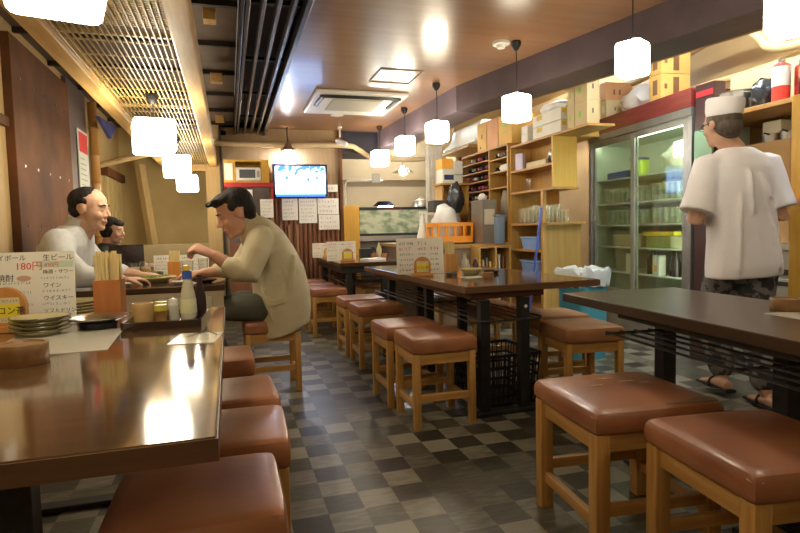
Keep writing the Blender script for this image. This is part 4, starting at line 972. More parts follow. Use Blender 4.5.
bag('vegetable_bag', fpos(.42, .24, 1.431), (.10, .20, .13), mat('clear_bag', (.45, .47, .38), (.6, .62, .52), 14, rough=.3, bump=.8), 3, 'crumpled clear bag on the top shelf behind the right fridge door')
bm = BM(); bx(bm, -.09, .09, -.17, .17, 0, .10, .006); o = obj('food_box', bm, mat('box_green', (.36, .40, .12), (.3, .34, .1), 6), loc=fpos(.52, .2, .801), rz=frz); tag(o, 'green box under the yellow lid behind the right fridge door', 'box')
bm = BM(); bx(bm, -.10, .10, -.20, .20, 0, .035, .008); p_ = o; o = obj('lid', bm, mat('yel_lid', (.75, .62, .05), (.7, .56, .04), 6), p_, loc=(0, -.0, .102)); o['label'] = 'yellow lid'
bm = BM(); bx(bm, -.06, .06, -.11, .11, 0, .10, .006); o = obj('food_box', bm, mat('box_cream', (.62, .62, .40), (.56, .56, .34), 6), loc=fpos(.23, .14, .801), rz=frz); tag(o, 'cream carton nearest the right edge on the fourth fridge shelf', 'box')
bm = BM(); bx(bm, -.08, .08, -.22, .22, 0, .11, .006); o = obj('food_box', bm, mat('box_tan', (.50, .42, .28), (.45, .37, .24), 6), loc=fpos(1.02, .22, .801), rz=frz); tag(o, 'tan carton behind the left fridge door below the glasses', 'box')
fb = thing('beer_bottle', 'dark beer bottle at the bottom of the fridge behind the right door', 'bottle', fpos(.13, .14, .571), 0, 'dark bottles in the fridge bottom')
bm = BM(); lathe(bm, [(0, 0), (.03, 0), (.031, .12), (.012, .17), (.012, .205), (0, .205)], n=12); obj('glass_body', bm, GLD, fb, smooth=True)
for a in (.20, .27, .34, .41, .60, .66): dup(fb, fpos(a, .14+.03*((a*100) % 2), .571), 0, fb['label'], fb['group'])
t2 = carton('milk_carton', 0, .07, 0, .08, .571, .17, WC, 'white drink carton among the dark bottles in the fridge', [('x', .2, .7, .2, .5, mat('orange_card', (.85, .42, .05)))]); t2.location = fpos(.51, .11, .571); t2.rotation_euler.z = frz
t2 = carton('milk_carton', 0, .07, 0, .08, .571, .17, WC, 'white drink carton behind the left fridge door at the bottom'); t2.location = fpos(.88, .11, .571); t2.rotation_euler.z = frz
# cartons on top of the fridge
FT = 2.002
def fcarton(a0, a1, z, h, m, lab, marks, x=.06, d=.3):
    t = carton('cardboard_box', 0, d, 0, a1-a0, z, h, m, lab, marks); t.location = fpos((a0+a1)/2, x+d/2, z); t.rotation_euler.z = frz; return t
BRN = mat('ink_brown', (.22, .10, .04), (.18, .08, .03), 5)
for k in range(2):
    fcarton(.36, .50, FT+.20*k, .197, CARDY, '%s yellow carton with brown print at the right end of the fridge top' % ('lower', 'upper')[k], [('y', .42, .62, .12, .88, BRN), ('y', .12, .22, .4, .6, BRN), ('x', .3, .7, .2, .8, BRN)], x=.0, d=.27)
fcarton(1.14, 1.30, FT+.165, .165, PEACH, 'brownish carton on top of the two kraft cartons beside the lamp', [('y', .3, .36, .3, .6, BRN), ('y', .5, .56, .3, .6, BRN)], x=.0, d=.29)
fcarton(1.235, 1.33, FT, .162, CARDP, 'small kraft carton on the fridge top under the brownish one, left', [('x', .3, .6, .3, .7, WC)], x=.0, d=.26)
fcarton(1.12, 1.225, FT, .162, CARDP, 'small kraft carton on the fridge top under the brownish one, right', [('x', .4, .7, .3, .7, WC), ('y', .3, .36, .4, .6, BRN)], x=.0, d=.28)
bag('plastic_bag', fpos(.80, .14, FT), (.10, .24, .12), WBAG, 12, 'crumpled white plastic bag on the fridge top between the cartons')
# ------------------------------------------------------------------ trash bin
t = thing('trash_bin', 'tall light-blue bin with a white liner in front of the fridge', 'bin', (2.56, 3.68, 0), .3)
TEAL = mat('bin_blue', (.10, .42, .56), (.08, .36, .50), 4, rough=.4)
bm = BM(); loft(bm, [((0, 0, 0), (.155, 0, 0), (0, .12, 0)), ((0, 0, .64), (.165, 0, 0), (0, .13, 0)), ((0, 0, .66), (.165, 0, 0), (0, .13, 0)), ((0, 0, .62), (.15, 0, 0), (0, .13, 0)), ((0, 0, .03), (.14, 0, 0), (0, .11, 0))], 28, 5); obj('bin_body', bm, TEAL, t, smooth=2)
bm = BM(); rg = random.Random(4); secs = []
for z, k in ((.56, 1.05), (.60, 1.10), (.65, 1.12), (.68, 1.05), (.67, .92), (.60, .85), (.5, .8)): secs.append(((0, 0, z), (.170*k, 0, 0), (0, .135*k, 0)))
loft(bm, secs, 40, 4)
for v in bm.verts: v.co += Vector((rg.uniform(-.008, .008), rg.uniform(-.008, .008), rg.uniform(-.018, .018)))
obj('liner_bag', bm, mat('liner', (.72, .78, .80), (.6, .68, .72), 8, rough=.3, bump=.6), t, smooth=True)

# ------------------------------------------------------------------ right-hand cooking side
bm = BM(); bx(bm, 3.30, 3.40, 3.20, 3.37, 0, 2.0, .004); tag(obj('pillar', bm, mat('dark_maroon', (.07, .028, .026), (.05, .02, .02), 4, rough=.35)), 'dark maroon pillar between the fridge and the cook, red band near its top', 'pillar')
bm = BM(); bx(bm, 3.296, 3.2995, 3.21, 3.36, 1.91, 1.95); 
o = obj('red_band', bm, RED); o.parent = scn.objects['pillar']
bm = BM(); bx(bm, 3.16, 3.28, 3.28, 3.40, 1.28, 1.62, .004); tag(obj('green_panel', bm, mat('mint', (.30, .50, .32), (.26, .45, .28), 4, rough=.5)), 'mint green panel sticking out beside the fridge at head height', 'panel') if False else bm.free()
t = thing('menu_clipboard', 'mint green board hanging on the front of the dark maroon pillar', 'board', (3.29, 3.28, 1.55))
bm = BM(); bx(bm, -.006, .0095, -.08, .08, -.14, .12); obj('board', bm, mat('mint', (.30, .50, .32), (.26, .45, .28), 4, rough=.5), t)
t = thing('cooking_counter', 'stainless steel undercounter refrigerator and worktop behind the cook', 'counter', (3.30, 1.9, 0))
bm = BM(); bx(bm, 0, .60, -1.6, 1.16, .82, .86, .004); obj('worktop', bm, CHROME, t)
bm = BM(); bx(bm, .03, .60, -1.58, 1.14, .10, .82); obj('cabinet', bm, mat('steel_pale', (.48, .46, .40), (.42, .40, .34), 4, rough=.4, metal=.4), t)
for a, b in ((.42, 1.10), (-.3, .38), (-1.1, -.4)):
    bm = BM(); bx(bm, .012, .03, a, b, .16, .64, .004, 1); d_ = obj('door', bm, MC['steel_pale'], t)
    bm = BM(); bx(bm, -.006, .012, a+.04, b-.04, .60, .625, .003, 1); obj('handle', bm, BLACKM, d_)
bm = BM(); bx(bm, .014, .03, -.2, 1.12, .665, .70); obj('control_strip', bm, BLACKM, t)
bm = BM(); bx(bm, .012, .0145, .60, .63, .72, .732); obj('green_lamp', bm, emit('green_led', (.1, 1, .2), 5), t)
bm = BM()
for k in range(12): bx(bm, .008, .014, .0, .20, .20+.045*k, .222+.045*k)
obj('vent_grille', bm, BLACKM, t)
bm = BM(); lathe(bm, [(0, 0), (.022, 0), (.018, .025), (0, .025)], n=14, M=Matrix.Translation((.012, .42, .70)) @ Matrix.Rotation(-PI/2, 4, 'Y')); obj('knob', bm, BLACKM, t, smooth=True)
bm = BM(); bx(bm, 3.44, 3.86, 2.74, 3.06, .862, 1.53, .003); tag(obj('cardboard_box', bm, CARD), 'tall brown cardboard box on the counter behind the cook', 'box')
t = thing('tray_stand', 'low dark shelf stand with pale trays beside the dark maroon pillar', 'shelf', (3.42, 3.12, .862))
t.name = 'tray_stand'
bm = BM()
for z in (.0, .17, .34): bx(bm, 0, .3, -.04, .14, z, z+.012)
bx(bm, .29, .3, -.04, .14, 0, .5); obj('frame', bm, BLACKM, t)
bm = BM(); bx(bm, .02, .26, -.02, .12, .012, .07); obj('tray', bm, WHITE, t)
t = thing('high_shelf', 'wooden high shelf at the right edge carrying cans, a pot and black bags', 'shelf', (3.20, 2.4, 0))
bm = BM(); bx(bm, 0, .38, -1.2, .78, 1.70, 1.73, .002, 1); obj('board', bm, SHELFH, t)
bm = BM(); bx(bm, -.16, .02, -.06, .02, 0, 1.70, .003); o = obj('post', bm, wood('post_yellow', (.70, .40, .05), (.62, .33, .035), 'z', rough=.4), t); o['label'] = 'bright yellow upright'
bm = BM(); bx(bm, -.20, .0, -.10, -.02, 1.10, 1.125); o = obj('hook_rail', bm, mat('pink_rail', (.7, .3, .22), (.6, .25, .18), 5), t)
t = thing('stock_pot', 'shiny steel stock pot on the high shelf', 'pot', (3.36, 3.07, 1.731))
bm = BM(); lathe(bm, [(0, 0), (.10, 0), (.105, .01), (.105, .15), (.11, .155), (.10, .155), (.098, .012), (0, .012)], n=26); obj('pot_body', bm, CHROME, t, smooth=2)
bm = BM(); tube(bm, [(-.06, -.105, .13), (-.04, -.125, .13), (-.0, -.13, .13), (.03, -.105, .13)], .006, 6); obj('handle', bm, CHROME, t)
bag('black_bag', (3.38, 2.88, 1.731), (.08, .09, .115), BBAG, 21, 'glossy black plastic bag on the high shelf between the pot and the cans')
def can(x, y, h, r, m, label, band=None):
    t = thing('paint_can', label, 'can', (x, y, 1.731)); t.name = 'tall_can'
    bm = BM(); lathe(bm, [(0, 0), (r, 0), (r, h*.86), (r*.8, h*.9), (r*.5, h*.93), (0, h*.93)], n=22); obj('can_body', bm, m, t, smooth=2)
    bm = BM(); lathe(bm, [(0, h*.93), (r*.45, h*.93), (r*.45, h), (0, h)], n=16); obj('cap', bm, CHROME if band is None else band, t, smooth=2)
    bm = BM(); lathe(bm, [(r+.0006, h*.38), (r+.0006, h*.84)], n=22); obj('paper_label', bm, WHITE if band is None else band, t, smooth=True)
REDC = mat('can_red', (.72, .06, .04), (.66, .05, .03), 5, rough=.3)
can(3.30, 2.70, .26, .05, REDC, 'red can with a white label on the high shelf')
can(3.40, 2.63, .25, .05, REDC, 'plain red can behind the white-labelled one on the high shelf', mat('red2', (.6, .05, .04), (.4, .04, .03), 6))
can(3.32, 2.54, .26, .05, BLACKP, 'black can with gold writing at the right end of the high shelf', mat('gold_black', (.55, .38, .1), (.02, .02, .02), 30, rough=.3, lo=.45, hi=.5))
t = thing('plastic_container', 'cream-coloured container under the high shelf on the cardboard box', 'container', (3.66, 2.95, 1.532)); bm = BM(); bx(bm, -.12, .12, -.06, .08, 0, .15, .01); obj('body', bm, mat('cream_plastic', (.66, .62, .48), (.6, .56, .42), 5), t)
for k, (y, lab) in enumerate(((2.92, 'steel pan on the tall cardboard box, left of two'), (2.79, 'steel pan on the tall cardboard box, right of two'))):
    t = thing('saucepan', lab, 'pan', (3.50, y, 1.532)); bm = BM(); lathe(bm, [(0, 0), (.05, 0), (.058, .05), (.061, .052), (.053, .05), (.046, .006), (0, .006)], n=20); obj('pan_body', bm, CHROME, t, smooth=2)
    bm = BM(); tube(bm, [(-.05, -.02, .045), (-.10, -.03, .05)], .006, 6); obj('handle', bm, BLACKP, t)
bm = BM(); bx(bm, 3.60, 3.98, 2.4, 3.35, 1.75, 2.08, .004); tag(obj('cardboard_box', bm, CARDP), 'large pale carton on the wall side behind the stock pot', 'box') 
t = thing('wall_ledge', 'wall ledge under the large pale carton', 'ledge', (3.8, 2.9, 0)); bm = BM(); bx(bm, -.22, .2, -.6, .5, 1.72, 1.748); obj('board', bm, SHELFH, t)
# wall air conditioner
t = thing('wall_air_conditioner', 'long white wall air conditioner above the left end of the bottle rack', 'air conditioner', (3.0, 6.80, 2.05))
bm = BM(); loft(bm, [((0, -.64, .12), (.11, 0, 0), (0, 0, .12)), ((0, .60, .12), (.11, 0, 0), (0, 0, .12))], 24, 6); obj('casing', bm, WHITE, t, smooth=2)
bm = BM(); bx(bm, -.115, -.10, -.50, .50, .01, .035); obj('louvre', bm, GRY, t)
# high box shelf rail that carries it
bm = BM(); bx(bm, 2.9, 3.9, 6.55, 7.5, 2.02, 2.05); tag(obj('bracket_board', bm, SHELFH), 'board under the wall air conditioner', 'board')
bm = BM(); bx(bm, 2.82, 3.85, 4.9, 6.55, 0, .8) if False else None
bm.free() if bm else None

# ------------------------------------------------------------------ things on the tables
TZ = .7002
def menu_board(c, w, h, rz, label, title, lines, seed, lean=.12, yellow=False, redtop=True):
    """laminated menu standing upright, writing on the face towards -y"""
    t = thing('menu_board', label, 'menu', c, rz); rg = random.Random(seed)
    t.rotation_euler = (-lean, 0, rz)
    bm = BM(); bx(bm, -w/2, w/2, -.003, .003, 0, h, .001, 1); obj('sheet', bm, mat('menu_white', (.88, .88, .80), (.83, .82, .73), 5, rough=.3), t)
    n = lines; lh = h*.86/n
    bm = BM(); bmr = BM()
    for k in range(n):
        for cx0, cx1 in ((-w*.45, -w*.1), (-w*.05, w*.20), (w*.22, w*.46)):
            z = h*.93-lh*(k+.85); b_ = bmr if (redtop and k == 1) or rg.random() < .12 else bm
            if rg.random() < .88: scribble(b_, cx0, cx1-rg.uniform(0, w*.08), z, lh*(.62 if k < 2 else .42), -.003, rg)
    obj('handwriting', bm, INK, t); obj('red_handwriting', bmr, INKR, t)
    return t
def arch_sign(c, rz, label, s=1.0):
    t = thing('arch_sign', label, 'sign', c, rz)
    m = wood('sign_wood', (.62, .30, .08), (.52, .23, .06), 'z', rough=.4)
    bm = BM(); pts = [(-.055*s, 0), (.055*s, 0), (.055*s, .075*s)]+[(.055*s*math.cos(a), .075*s+.055*s*math.sin(a)) for a in [PI*i/12 for i in range(1, 12)]]+[(-.055*s, .075*s)]
    poly(bm, pts, -.012, .012); bmesh.ops.transform(bm, matrix=Matrix.Translation((0, 0, .0)) @ Matrix.Rotation(PI/2, 4, 'X'), verts=bm.verts); obj('plaque', bm, m, t)
    bm = BM(); bx(bm, -.07*s, .07*s, -.03, .03, 0, .02, .003); obj('foot', bm, m, t)
    bm = BM(); bx(bm, -.04*s, .04*s, -.0135, -.012, .028*s, .10*s); obj('label_card', bm, mat('card_cream', (.75, .68, .42), (.7, .62, .36), 6), t)
    bm = BM(); bx(bm, -.04*s, .04*s, -.0145, -.0135, .045*s, .082*s); obj('yellow_band', bm, mat('band_yellow', (.88, .74, .05), (.85, .68, .04), 6), t)
    return t
def chopstick_box(c, label, w=.075, h=.12, rz=0, full=True, col=None, sh=.07):
    t = thing('chopstick_box', label, 'chopstick holder', c, rz)
    bm = BM(); k = w/2
    for q in ((-k, -k+.006, -k, k), (k-.006, k, -k, k), (-k+.006, k-.006, -k, -k+.006), (-k+.006, k-.006, k-.006, k)): bx(bm, *q, .0, h)
    bx(bm, -k+.006, k-.006, -k+.006, k-.006, 0, .006); obj('wooden_box', bm, col or wood('box_redwood', (.52, .19, .05), (.42, .14, .04), 'z', rough=.4), t)
    rg = random.Random(int(w*1e4)); bm = BM()
    for i in range(34):
        x, y = rg.uniform(-k+.011, k-.011), rg.uniform(-k+.011, k-.011); dx, dy = rg.uniform(-.012, .012), rg.uniform(-.008, .008); top = h+sh*rg.uniform(.85, 1.05)
        loft(bm, [((x, y, .008), (.0035, 0, 0), (0, .0025, 0)), ((x+dx, y+dy, top), (.0055, 0, 0), (0, .003, 0))], 4)
    o = obj('chopsticks', bm, wood('chopstick', (.80, .66, .32), (.70, .54, .24), 'z', rough=.6), t); o['kind'] = 'stuff'
    return t
def plate(c, r, label, m, name='plate', h=.018, group=None):
    t = thing(name, label, 'plate', c, 0, group)
    bm = BM(); lathe(bm, [(0, 0), (r*.55, 0), (r*.62, .003), (r, h), (r*.985, h+.003), (r*.6, .007), (0, .006)], n=32); obj('dish_body', bm, m, t, smooth=2); return t
CERA = mat('plate_cream', (.62, .56, .30), (.55, .48, .24), 5, rough=.2, coat=.4)
CERD = mat('plate_dark_rim', (.14, .13, .07), (.10, .09, .05), 5, rough=.25)
PLW = mat('porcelain', (.74, .72, .66), (.68, .66, .6), 5, rough=.15, coat=.5)
def ashtray_block(c, r, h, label):
    t = thing('wooden_canister', label, 'canister', c)
    m = wood('canister_wood', (.30, .16, .055), (.22, .11, .04), 'x', rough=.35, coat=.2)
    bm = BM(); lathe(bm, [(0, 0), (r*.97, 0), (r, .002), (r, h*.9), (r*.96, h), (r*.85, h), (r*.8, h-.004), (0, h-.004)], n=36); obj('body', bm, m, t, smooth=2)
    return t
# nearest left table
mb = menu_board((-.70, 2.20, TZ), .36, .255, -.06, 'large white drinks menu with 180 yen in red on the nearest left table', '', 7, 3, redtop=False, lean=.1)
for ch in list(mb.children):
    if 'handwriting' in ch.name: bpy.data.objects.remove(ch)
def T(s, size, m, x, z, sx=1.0): 
    o = text('lettering', s, size, m, mb, (x, -.0036, z), sx=sx); return o
T('ハイボール', .022, INK, -.08, .228); T('180円', .034, INKR, .0-.005, .195); T('生ビール', .024, INK, .08, .226); T('430円', .018, INKR, .085, .203)
T('焼酎', .026, INK, -.06, .158); T('梅酒・サワー', .016, INK, .08, .180); T('ワイン', .019, INK, .08, .132)
T('ウイスキー', .019, INK, .08, .088); T('ソフトドリンク', .017, INK, .08, .045)
bm = BM(); bx(bm, .065, .175, -.0034, -.003, .20, .222); obj('mint_band', bm, mat('mint_band', (.60, .72, .58), (.55, .68, .54), 5), mb)
bm = BM(); rg = random.Random(8)
for z in (.112, .07, .03, .145, .005): scribble(bm, -.17, .05, z, .010, -.003, rg)
for z in (.160, .115, .07, .028): scribble(bm, .075, .17, z, .009, -.003, rg)
obj('fine_print', bm, INKG, mb)
bm = BM(); lathe(bm, [(0, -.0005), (.022, -.0005), (.022, .0005), (0, .0005)], n=20, M=Matrix.Translation((.022, -.0038, .165)) @ Matrix.Rotation(PI/2, 4, 'X') @ Matrix.Diagonal((1, .45, 1, 1))); obj('oval_stamp', bm, mat('stamp', (.66, .42, .32), (.6, .38, .28), 5), mb)
s_ = arch_sign((-.700, 2.10, TZ), -.05, 'arched wooden sign with a yellow band at the left edge, on the nearest table', 1.12)
text('lettering', 'ウコン茶', .027, INK, s_, (-.046, -.0152, .061))
rg = random.Random(1)
bm = BM(); scribble(bm, -.04, .04, .098, .009, -.0137, rg); scribble(bm, -.04, .04, .037, .008, -.0137, rg); obj('fine_print', bm, INKG, s_)
gp = 'stack of four cream plates'
for i in range(4): 
    t = plate((-.575, 2.0, TZ+.0125*i), .083, '%s plate of the four stacked in front of the drinks menu' % ('lowest', 'second', 'third', 'topmost')[i], CERA, group=gp)
    bm = BM(); lathe(bm, [(.06, .009), (.0835, .0178), (.0845, .0200), (.0835, .0215), (.082, .0205)], n=32); obj('rim_line', bm, CERD, t, smooth=True)
for i in range(5): plate((-.565, 2.38, TZ+.011*i), .085, '%s plate of the five stacked behind the chopstick box' % ('lowest', 'second', 'middle', 'fourth', 'topmost')[i], CERA, group='stack of five cream plates')
t = thing('ashtray', 'shiny steel ashtray with black underside beside the chopstick box', 'ashtray', (-.425, 2.06, TZ))
bm = BM(); lathe(bm, [(0, 0), (.055, 0), (.06, .02), (.05, .022), (.0, .01)], n=28); obj('base', bm, BLACKP, t, smooth=2)
bm = BM(); lathe(bm, [(.045, .012), (.058, .024), (.092, .036), (.093, .040), (.060, .033), (.042, .018), (0, .016)], n=28); obj('rim', bm, CHROME, t, smooth=2)
chopstick_box((-.425, 2.27, TZ), 'square red-brown box packed with pale chopsticks on the nearest left table', .088, .145, -.05, sh=.10)
ashtray_block((-.488, 1.55, TZ), .056, .050, 'round wooden canister at the left edge of the nearest table')
t = thing('placemat', 'white paper sheet with rounded corner under the ashtray and plates', 'placemat', (-.46, 1.80, TZ), .05)
bm = BM(); bx(bm, -.17, .13, -.16, .22, 0, .0012); obj('sheet', bm, mat('placemat_paper', (.66, .65, .56), (.6, .58, .5), 5, rough=.25), t)
t = thing('order_slip', 'shiny order slips lying near the right edge of the nearest table', 'paper', (-.10, 1.72, TZ), -.15)
bm = BM(); bx(bm, -.065, .06, -.08, .09, 0, .0015); obj('sheet', bm, mat('slip', (.70, .68, .55), (.6, .58, .46), 20, rough=.2), t)
bm = BM(); tube(bm, [(-.03, .02, .004), (.02, .05, .012), (.05, .03, .005)], .003, 5); obj('clip', bm, CHROME, t)
# condiment tray
t = thing('condiment_tray', 'black lacquer tray holding jars on the nearest left table', 'tray', (-.212, 2.09, TZ), -.06)
LACQ = mat('lacquer', (.03, .014, .012), (.04, .02, .015), 5, rough=.15, coat=.6)
bm = BM(); w_, d_ = .122, .14
bx(bm, -w_, w_, -d_, d_, 0, .005); bx(bm, -w_, w_, -d_, -d_+.008, .005, .024); bx(bm, -w_, w_, d_-.008, d_, .005, .024); bx(bm, -w_, -w_+.008, -d_, d_, .005, .024); bx(bm, w_-.008, w_, -d_, d_, .005, .024); obj('tray_body', bm, LACQ, t)
cz = TZ+.0055
t = thing('toothpick_cup', 'turned wooden cup on the condiment tray', 'cup', (-.298, 2.13, cz)); bm = BM(); lathe(bm, [(0, 0), (.034, 0), (.036, .05), (.034, .062), (.030, .062), (.028, .01), (0, .01)], n=24); obj('cup_body', bm, wood('cup_wood', (.58, .38, .16), (.48, .30, .12), 'x', rough=.4), t, smooth=2)
for (x, y, lab) in ((-.245, 2.18, 'small spice jar with yellow-green lid, left one on the condiment tray'), (-.235, 2.08, 'small spice jar with yellow-green lid, right one on the condiment tray')):
    t = thing('spice_jar', lab, 'jar', (x, y, cz)); bm = BM(); lathe(bm, [(0, 0), (.020, 0), (.021, .038), (0, .038)], n=18); obj('jar_body', bm, mat('spice', (.20, .09, .03), (.35, .2, .06), 22, rough=.15), t, smooth=2)
    bm = BM(); lathe(bm, [(0, .038), (.0215, .038), (.0215, .058), (0, .06)], n=18); obj('lid', bm, mat('lid_lime', (.62, .55, .08), (.56, .48, .07), 5, rough=.35), t, smooth=2)
t = thing('salt_shaker', 'clear glass shaker with pale contents on the condiment tray', 'shaker', (-.198, 2.12, cz)); bm = BM(); lathe(bm, [(0, 0), (.020, 0), (.019, .05), (0, .05)], n=18); obj('shaker_body', bm, mat('shaker_glass', (.55, .53, .45), (.5, .48, .4), 9, rough=.1), t, smooth=2)
bm = BM(); lathe(bm, [(0, .05), (.0195, .05), (.018, .066), (.01, .073), (0, .074)], n=18); obj('lid', bm, PLW, t, smooth=2)
t = thing('sauce_bottle', 'tall sauce bottle with a blue cap and pale label on the condiment tray', 'bottle', (-.148, 2.12, cz)); bm = BM(); lathe(bm, [(0, 0), (.026, 0), (.028, .01), (.026, .08), (.016, .125), (.014, .14), (0, .14)], n=22); obj('bottle_body', bm, mat('sauce_pale', (.52, .48, .34), (.66, .62, .46), 12, rough=.2), t, smooth=2)
bm = BM(); lathe(bm, [(0, .14), (.0165, .14), (.0165, .168), (0, .17)], n=18); obj('cap', bm, mat('cap_blue', (.05, .10, .42), (.04, .09, .38), 5, rough=.3), t, smooth=2)
bm = BM(); lathe(bm, [(0, .17), (.012, .17), (.012, .188), (0, .19)], n=14); obj('cap_tip', bm, mat('cap_yellow', (.75, .5, .05), (.7, .45, .04), 5, rough=.3), t, smooth=2)
bm = BM(); lathe(bm, [(.0288, .02), (.0275, .07)], n=22); obj('paper_label', bm, mat('bottle_label', (.74, .70, .36), (.6, .62, .5), 26, rough=.5), t, smooth=True)
t = thing('soy_bottle', 'slim dark soy bottle behind the blue-capped sauce bottle', 'bottle', (-.110, 2.17, cz)); bm = BM(); lathe(bm, [(0, 0), (.022, 0), (.020, .07), (.010, .12), (.009, .15), (0, .15)], n=18); obj('bottle_body', bm, GLD, t, smooth=2)
# second left table
def mug(c, label, fill=.07, r=.036, h=.115):
    t = thing('beer_mug', label, 'mug', c); bm = BM(); lathe(bm, [(0, 0), (r*.95, 0), (r, h)], n=20); obj('glass_body', bm, CG, t, smooth=True)
    bm = BM(); lathe(bm, [(0, .006), (r*.88, .006), (r*.92, fill), (0, fill)], n=20); obj('beer', bm, mat('beer', (.78, .38, .03), (.7, .32, .02), 5, rough=.2, emis=None), t, smooth=2)
    bm = BM(); lathe(bm, [(0, fill), (r*.92, fill), (r*.93, fill+.018), (0, fill+.02)], n=20); obj('foam', bm, PLW, t, smooth=2)
    bm = BM(); tube(bm, [(r*.6, -r*.8, h*.75), (r+.03, -r*.9, h*.7), (r+.03, -r*.9, h*.3), (r*.6, -r*.8, h*.22)], .006, 6, smooth=4); obj('handle', bm, CG, t, smooth=True)
    return t
mug(tuple(at(133, 276, 'z', .70)-Vector((0, .0, -.0002))), 'beer mug nearest the man in grey shirt, half full')
p = at(133, 276, 'z', .7); mm = scn.objects['beer_mug']; mm.location = (-.64, 4.28, TZ); mug((-.60, 4.52, TZ), 'second beer mug behind the first on the men\'s table', .06)
t = plate((-.47, 3.93, TZ), .135, 'wide cream bowl of green salad on the men\'s table', CERA, 'salad_bowl', .035)
bm = BM(); rg = random.Random(6)
for i in range(60):
    a, r_ = rg.uniform(0, 2*PI), rg.uniform(0, .09); box(bm, (r_*math.cos(a), r_*math.sin(a), .030+rg.uniform(0, .016)), (.03, .012, .004), a)
o = obj('greens', bm, mat('salad', (.16, .28, .04), (.30, .34, .08), 30, rough=.5), t); o['kind'] = 'stuff'
for (x, y, r_, lab) in ((-.22, 4.18, .10, 'white plate in the middle of the men\'s table'), (-.62, 3.72, .06, 'small white dish at the near left of the men\'s table'), (-.30, 3.68, .055, 'small white dish near the right end of the men\'s table'), (-.16, 3.74, .08, 'dark round plate under the eating man\'s hand')):
    plate((x, y, TZ), r_, lab, LACQ if 'dark' in lab else PLW, 'plate')
chopstick_box((-.40, 4.50, TZ), 'orange-brown chopstick box at the far end of the men\'s table', .085, .105, 0, col=wood('box_orange', (.66, .26, .04), (.55, .2, .03), 'z', rough=.4), sh=.08)
for (x, y, lab) in ((-.27, 3.98, 'empty clear glass in front of the eating man'), (-.19, 4.35, 'clear tumbler behind the white plate on the men\'s table')):
    g = tumbler(.036, .13, lab); g.location = (x, y, TZ)
t = menu_board((-.36, 4.66, TZ), .40, .15, 0, 'white menu standing at the far end of the men\'s table', '', 5, 12, lean=.05)
for x, y, h, lab in ((-.72, 3.70, .05, 'dark small bowl of food on the men\'s table near its left edge'),):
    t = thing('food_bowl', lab, 'bowl', (-.50, 4.20, TZ)); bm = BM(); lathe(bm, [(0, 0), (.05, 0), (.08, .035), (.075, .035), (.045, .006), (0, .006)], n=24); obj('bowl_body', bm, PLW, t, smooth=2)
    bm = BM(); rg = random.Random(3)
    for i in range(30):
        a, r_ = rg.uniform(0, 2*PI), rg.uniform(0, .05); box(bm, (r_*math.cos(a), r_*math.sin(a), .03+rg.uniform(0, .02)), (.025, .02, .012), a)
    o = obj('food', bm, mat('dark_food', (.10, .06, .03), (.2, .16, .08), 40, rough=.5), t); o['kind'] = 'stuff'
t = thing('chair_back_panel', 'low black panel standing in for a chair back between the two far left tables', 'screen', (-.78, 4.86, 0))  # plain panel on feet stands in for a black chair back
bm = BM(); bx(bm, -.12, .13, -.012, .012, .02, .935, .006); obj('panel', bm, LACQ, t)
bm = BM(); bx(bm, -.12, -.06, -.05, .05, 0, .02, .004); bx(bm, .07, .13, -.05, .05, 0, .02, .004); obj('foot', bm, LACQ, t)
# middle table
t = menu_board((1.245, 3.60, TZ), .325, .245, -.50+.0, 'white handwritten menu with red headings on the middle table', '', 6, 22, lean=.06)
t.rotation_euler = (-.08, 0, -.12); t.location = (1.240, 3.62, TZ)
s_ = arch_sign((1.185, 3.43, TZ), -.12, 'arched wooden sign with a yellow band before the menu on the middle table', .98)
text('lettering', 'ウコン茶', .019, INK, s_, (-.038, -.0150, .052))
chopstick_box((1.485, 3.70, TZ), 'honey-coloured chopstick box beside the menu on the middle table', .085, .125, 0, col=wood('box_honey', (.60, .30, .09), (.5, .24, .07), 'z', rough=.4), sh=.09)
t = plate((1.50, 3.36, TZ), .072, 'cream bowl on the middle table with bottles behind it', CERA, 'cream_bowl', .04)
for (x, y, h, r_, m_, lab) in ((1.535, 3.55, .135, .022, mat('bottle_clear', (.62, .60, .5), (.5, .48, .4), 9, rough=.1), 'pale glass sauce bottle behind the cream bowl'), (1.60, 3.52, .10, .020, GLD, 'dark soy bottle behind the cream bowl'), (1.575, 3.60, .085, .02, mat('bottle_clear', (.62, .60, .5), (.5, .48, .4)), 'small pale shaker among the bottles on the middle table')):
    t = thing('sauce_bottle', lab, 'bottle', (x, y, TZ)); bm = BM(); lathe(bm, [(0, 0), (r_, 0), (r_, h*.55), (r_*.5, h*.8), (r_*.5, h*.9), (0, h*.9)], n=16); obj('bottle_body', bm, m_, t, smooth=2)
    bm = BM(); lathe(bm, [(0, h*.9), (r_*.6, h*.9), (r_*.5, h), (0, h)], n=14); obj('cap', bm, mat('cap_grey', (.4, .38, .34)), t, smooth=2)
ashtray_block((1.485, 3.09, TZ), .036, .036, 'small round wooden canister on the middle table')
t = thing('steel_ashtray', 'small dark ashtray left of the cream bowl on the middle table', 'ashtray', (1.375, 3.40, TZ)); bm = BM(); lathe(bm, [(0, 0), (.035, 0), (.045, .018), (.038, .018), (.03, .006), (0, .006)], n=20); obj('dish', bm, CHROME, t, smooth=2)
t = thing('ashtray_stack', 'dark dish behind the small wooden canister', 'dish', (1.66, 3.40, TZ)); bm = BM(); lathe(bm, [(0, 0), (.045, 0), (.055, .022), (.045, .022), (.04, .008), (0, .008)], n=20); obj('dish', bm, LACQ, t, smooth=2)
t = thing('placemat', 'white paper sheet lying before the cream bowl on the middle table', 'placemat', (1.42, 3.20, TZ), .1); bm = BM(); bx(bm, -.06, .09, -.08, .06, 0, .0012); obj('sheet', bm, MC['placemat_paper'], t)
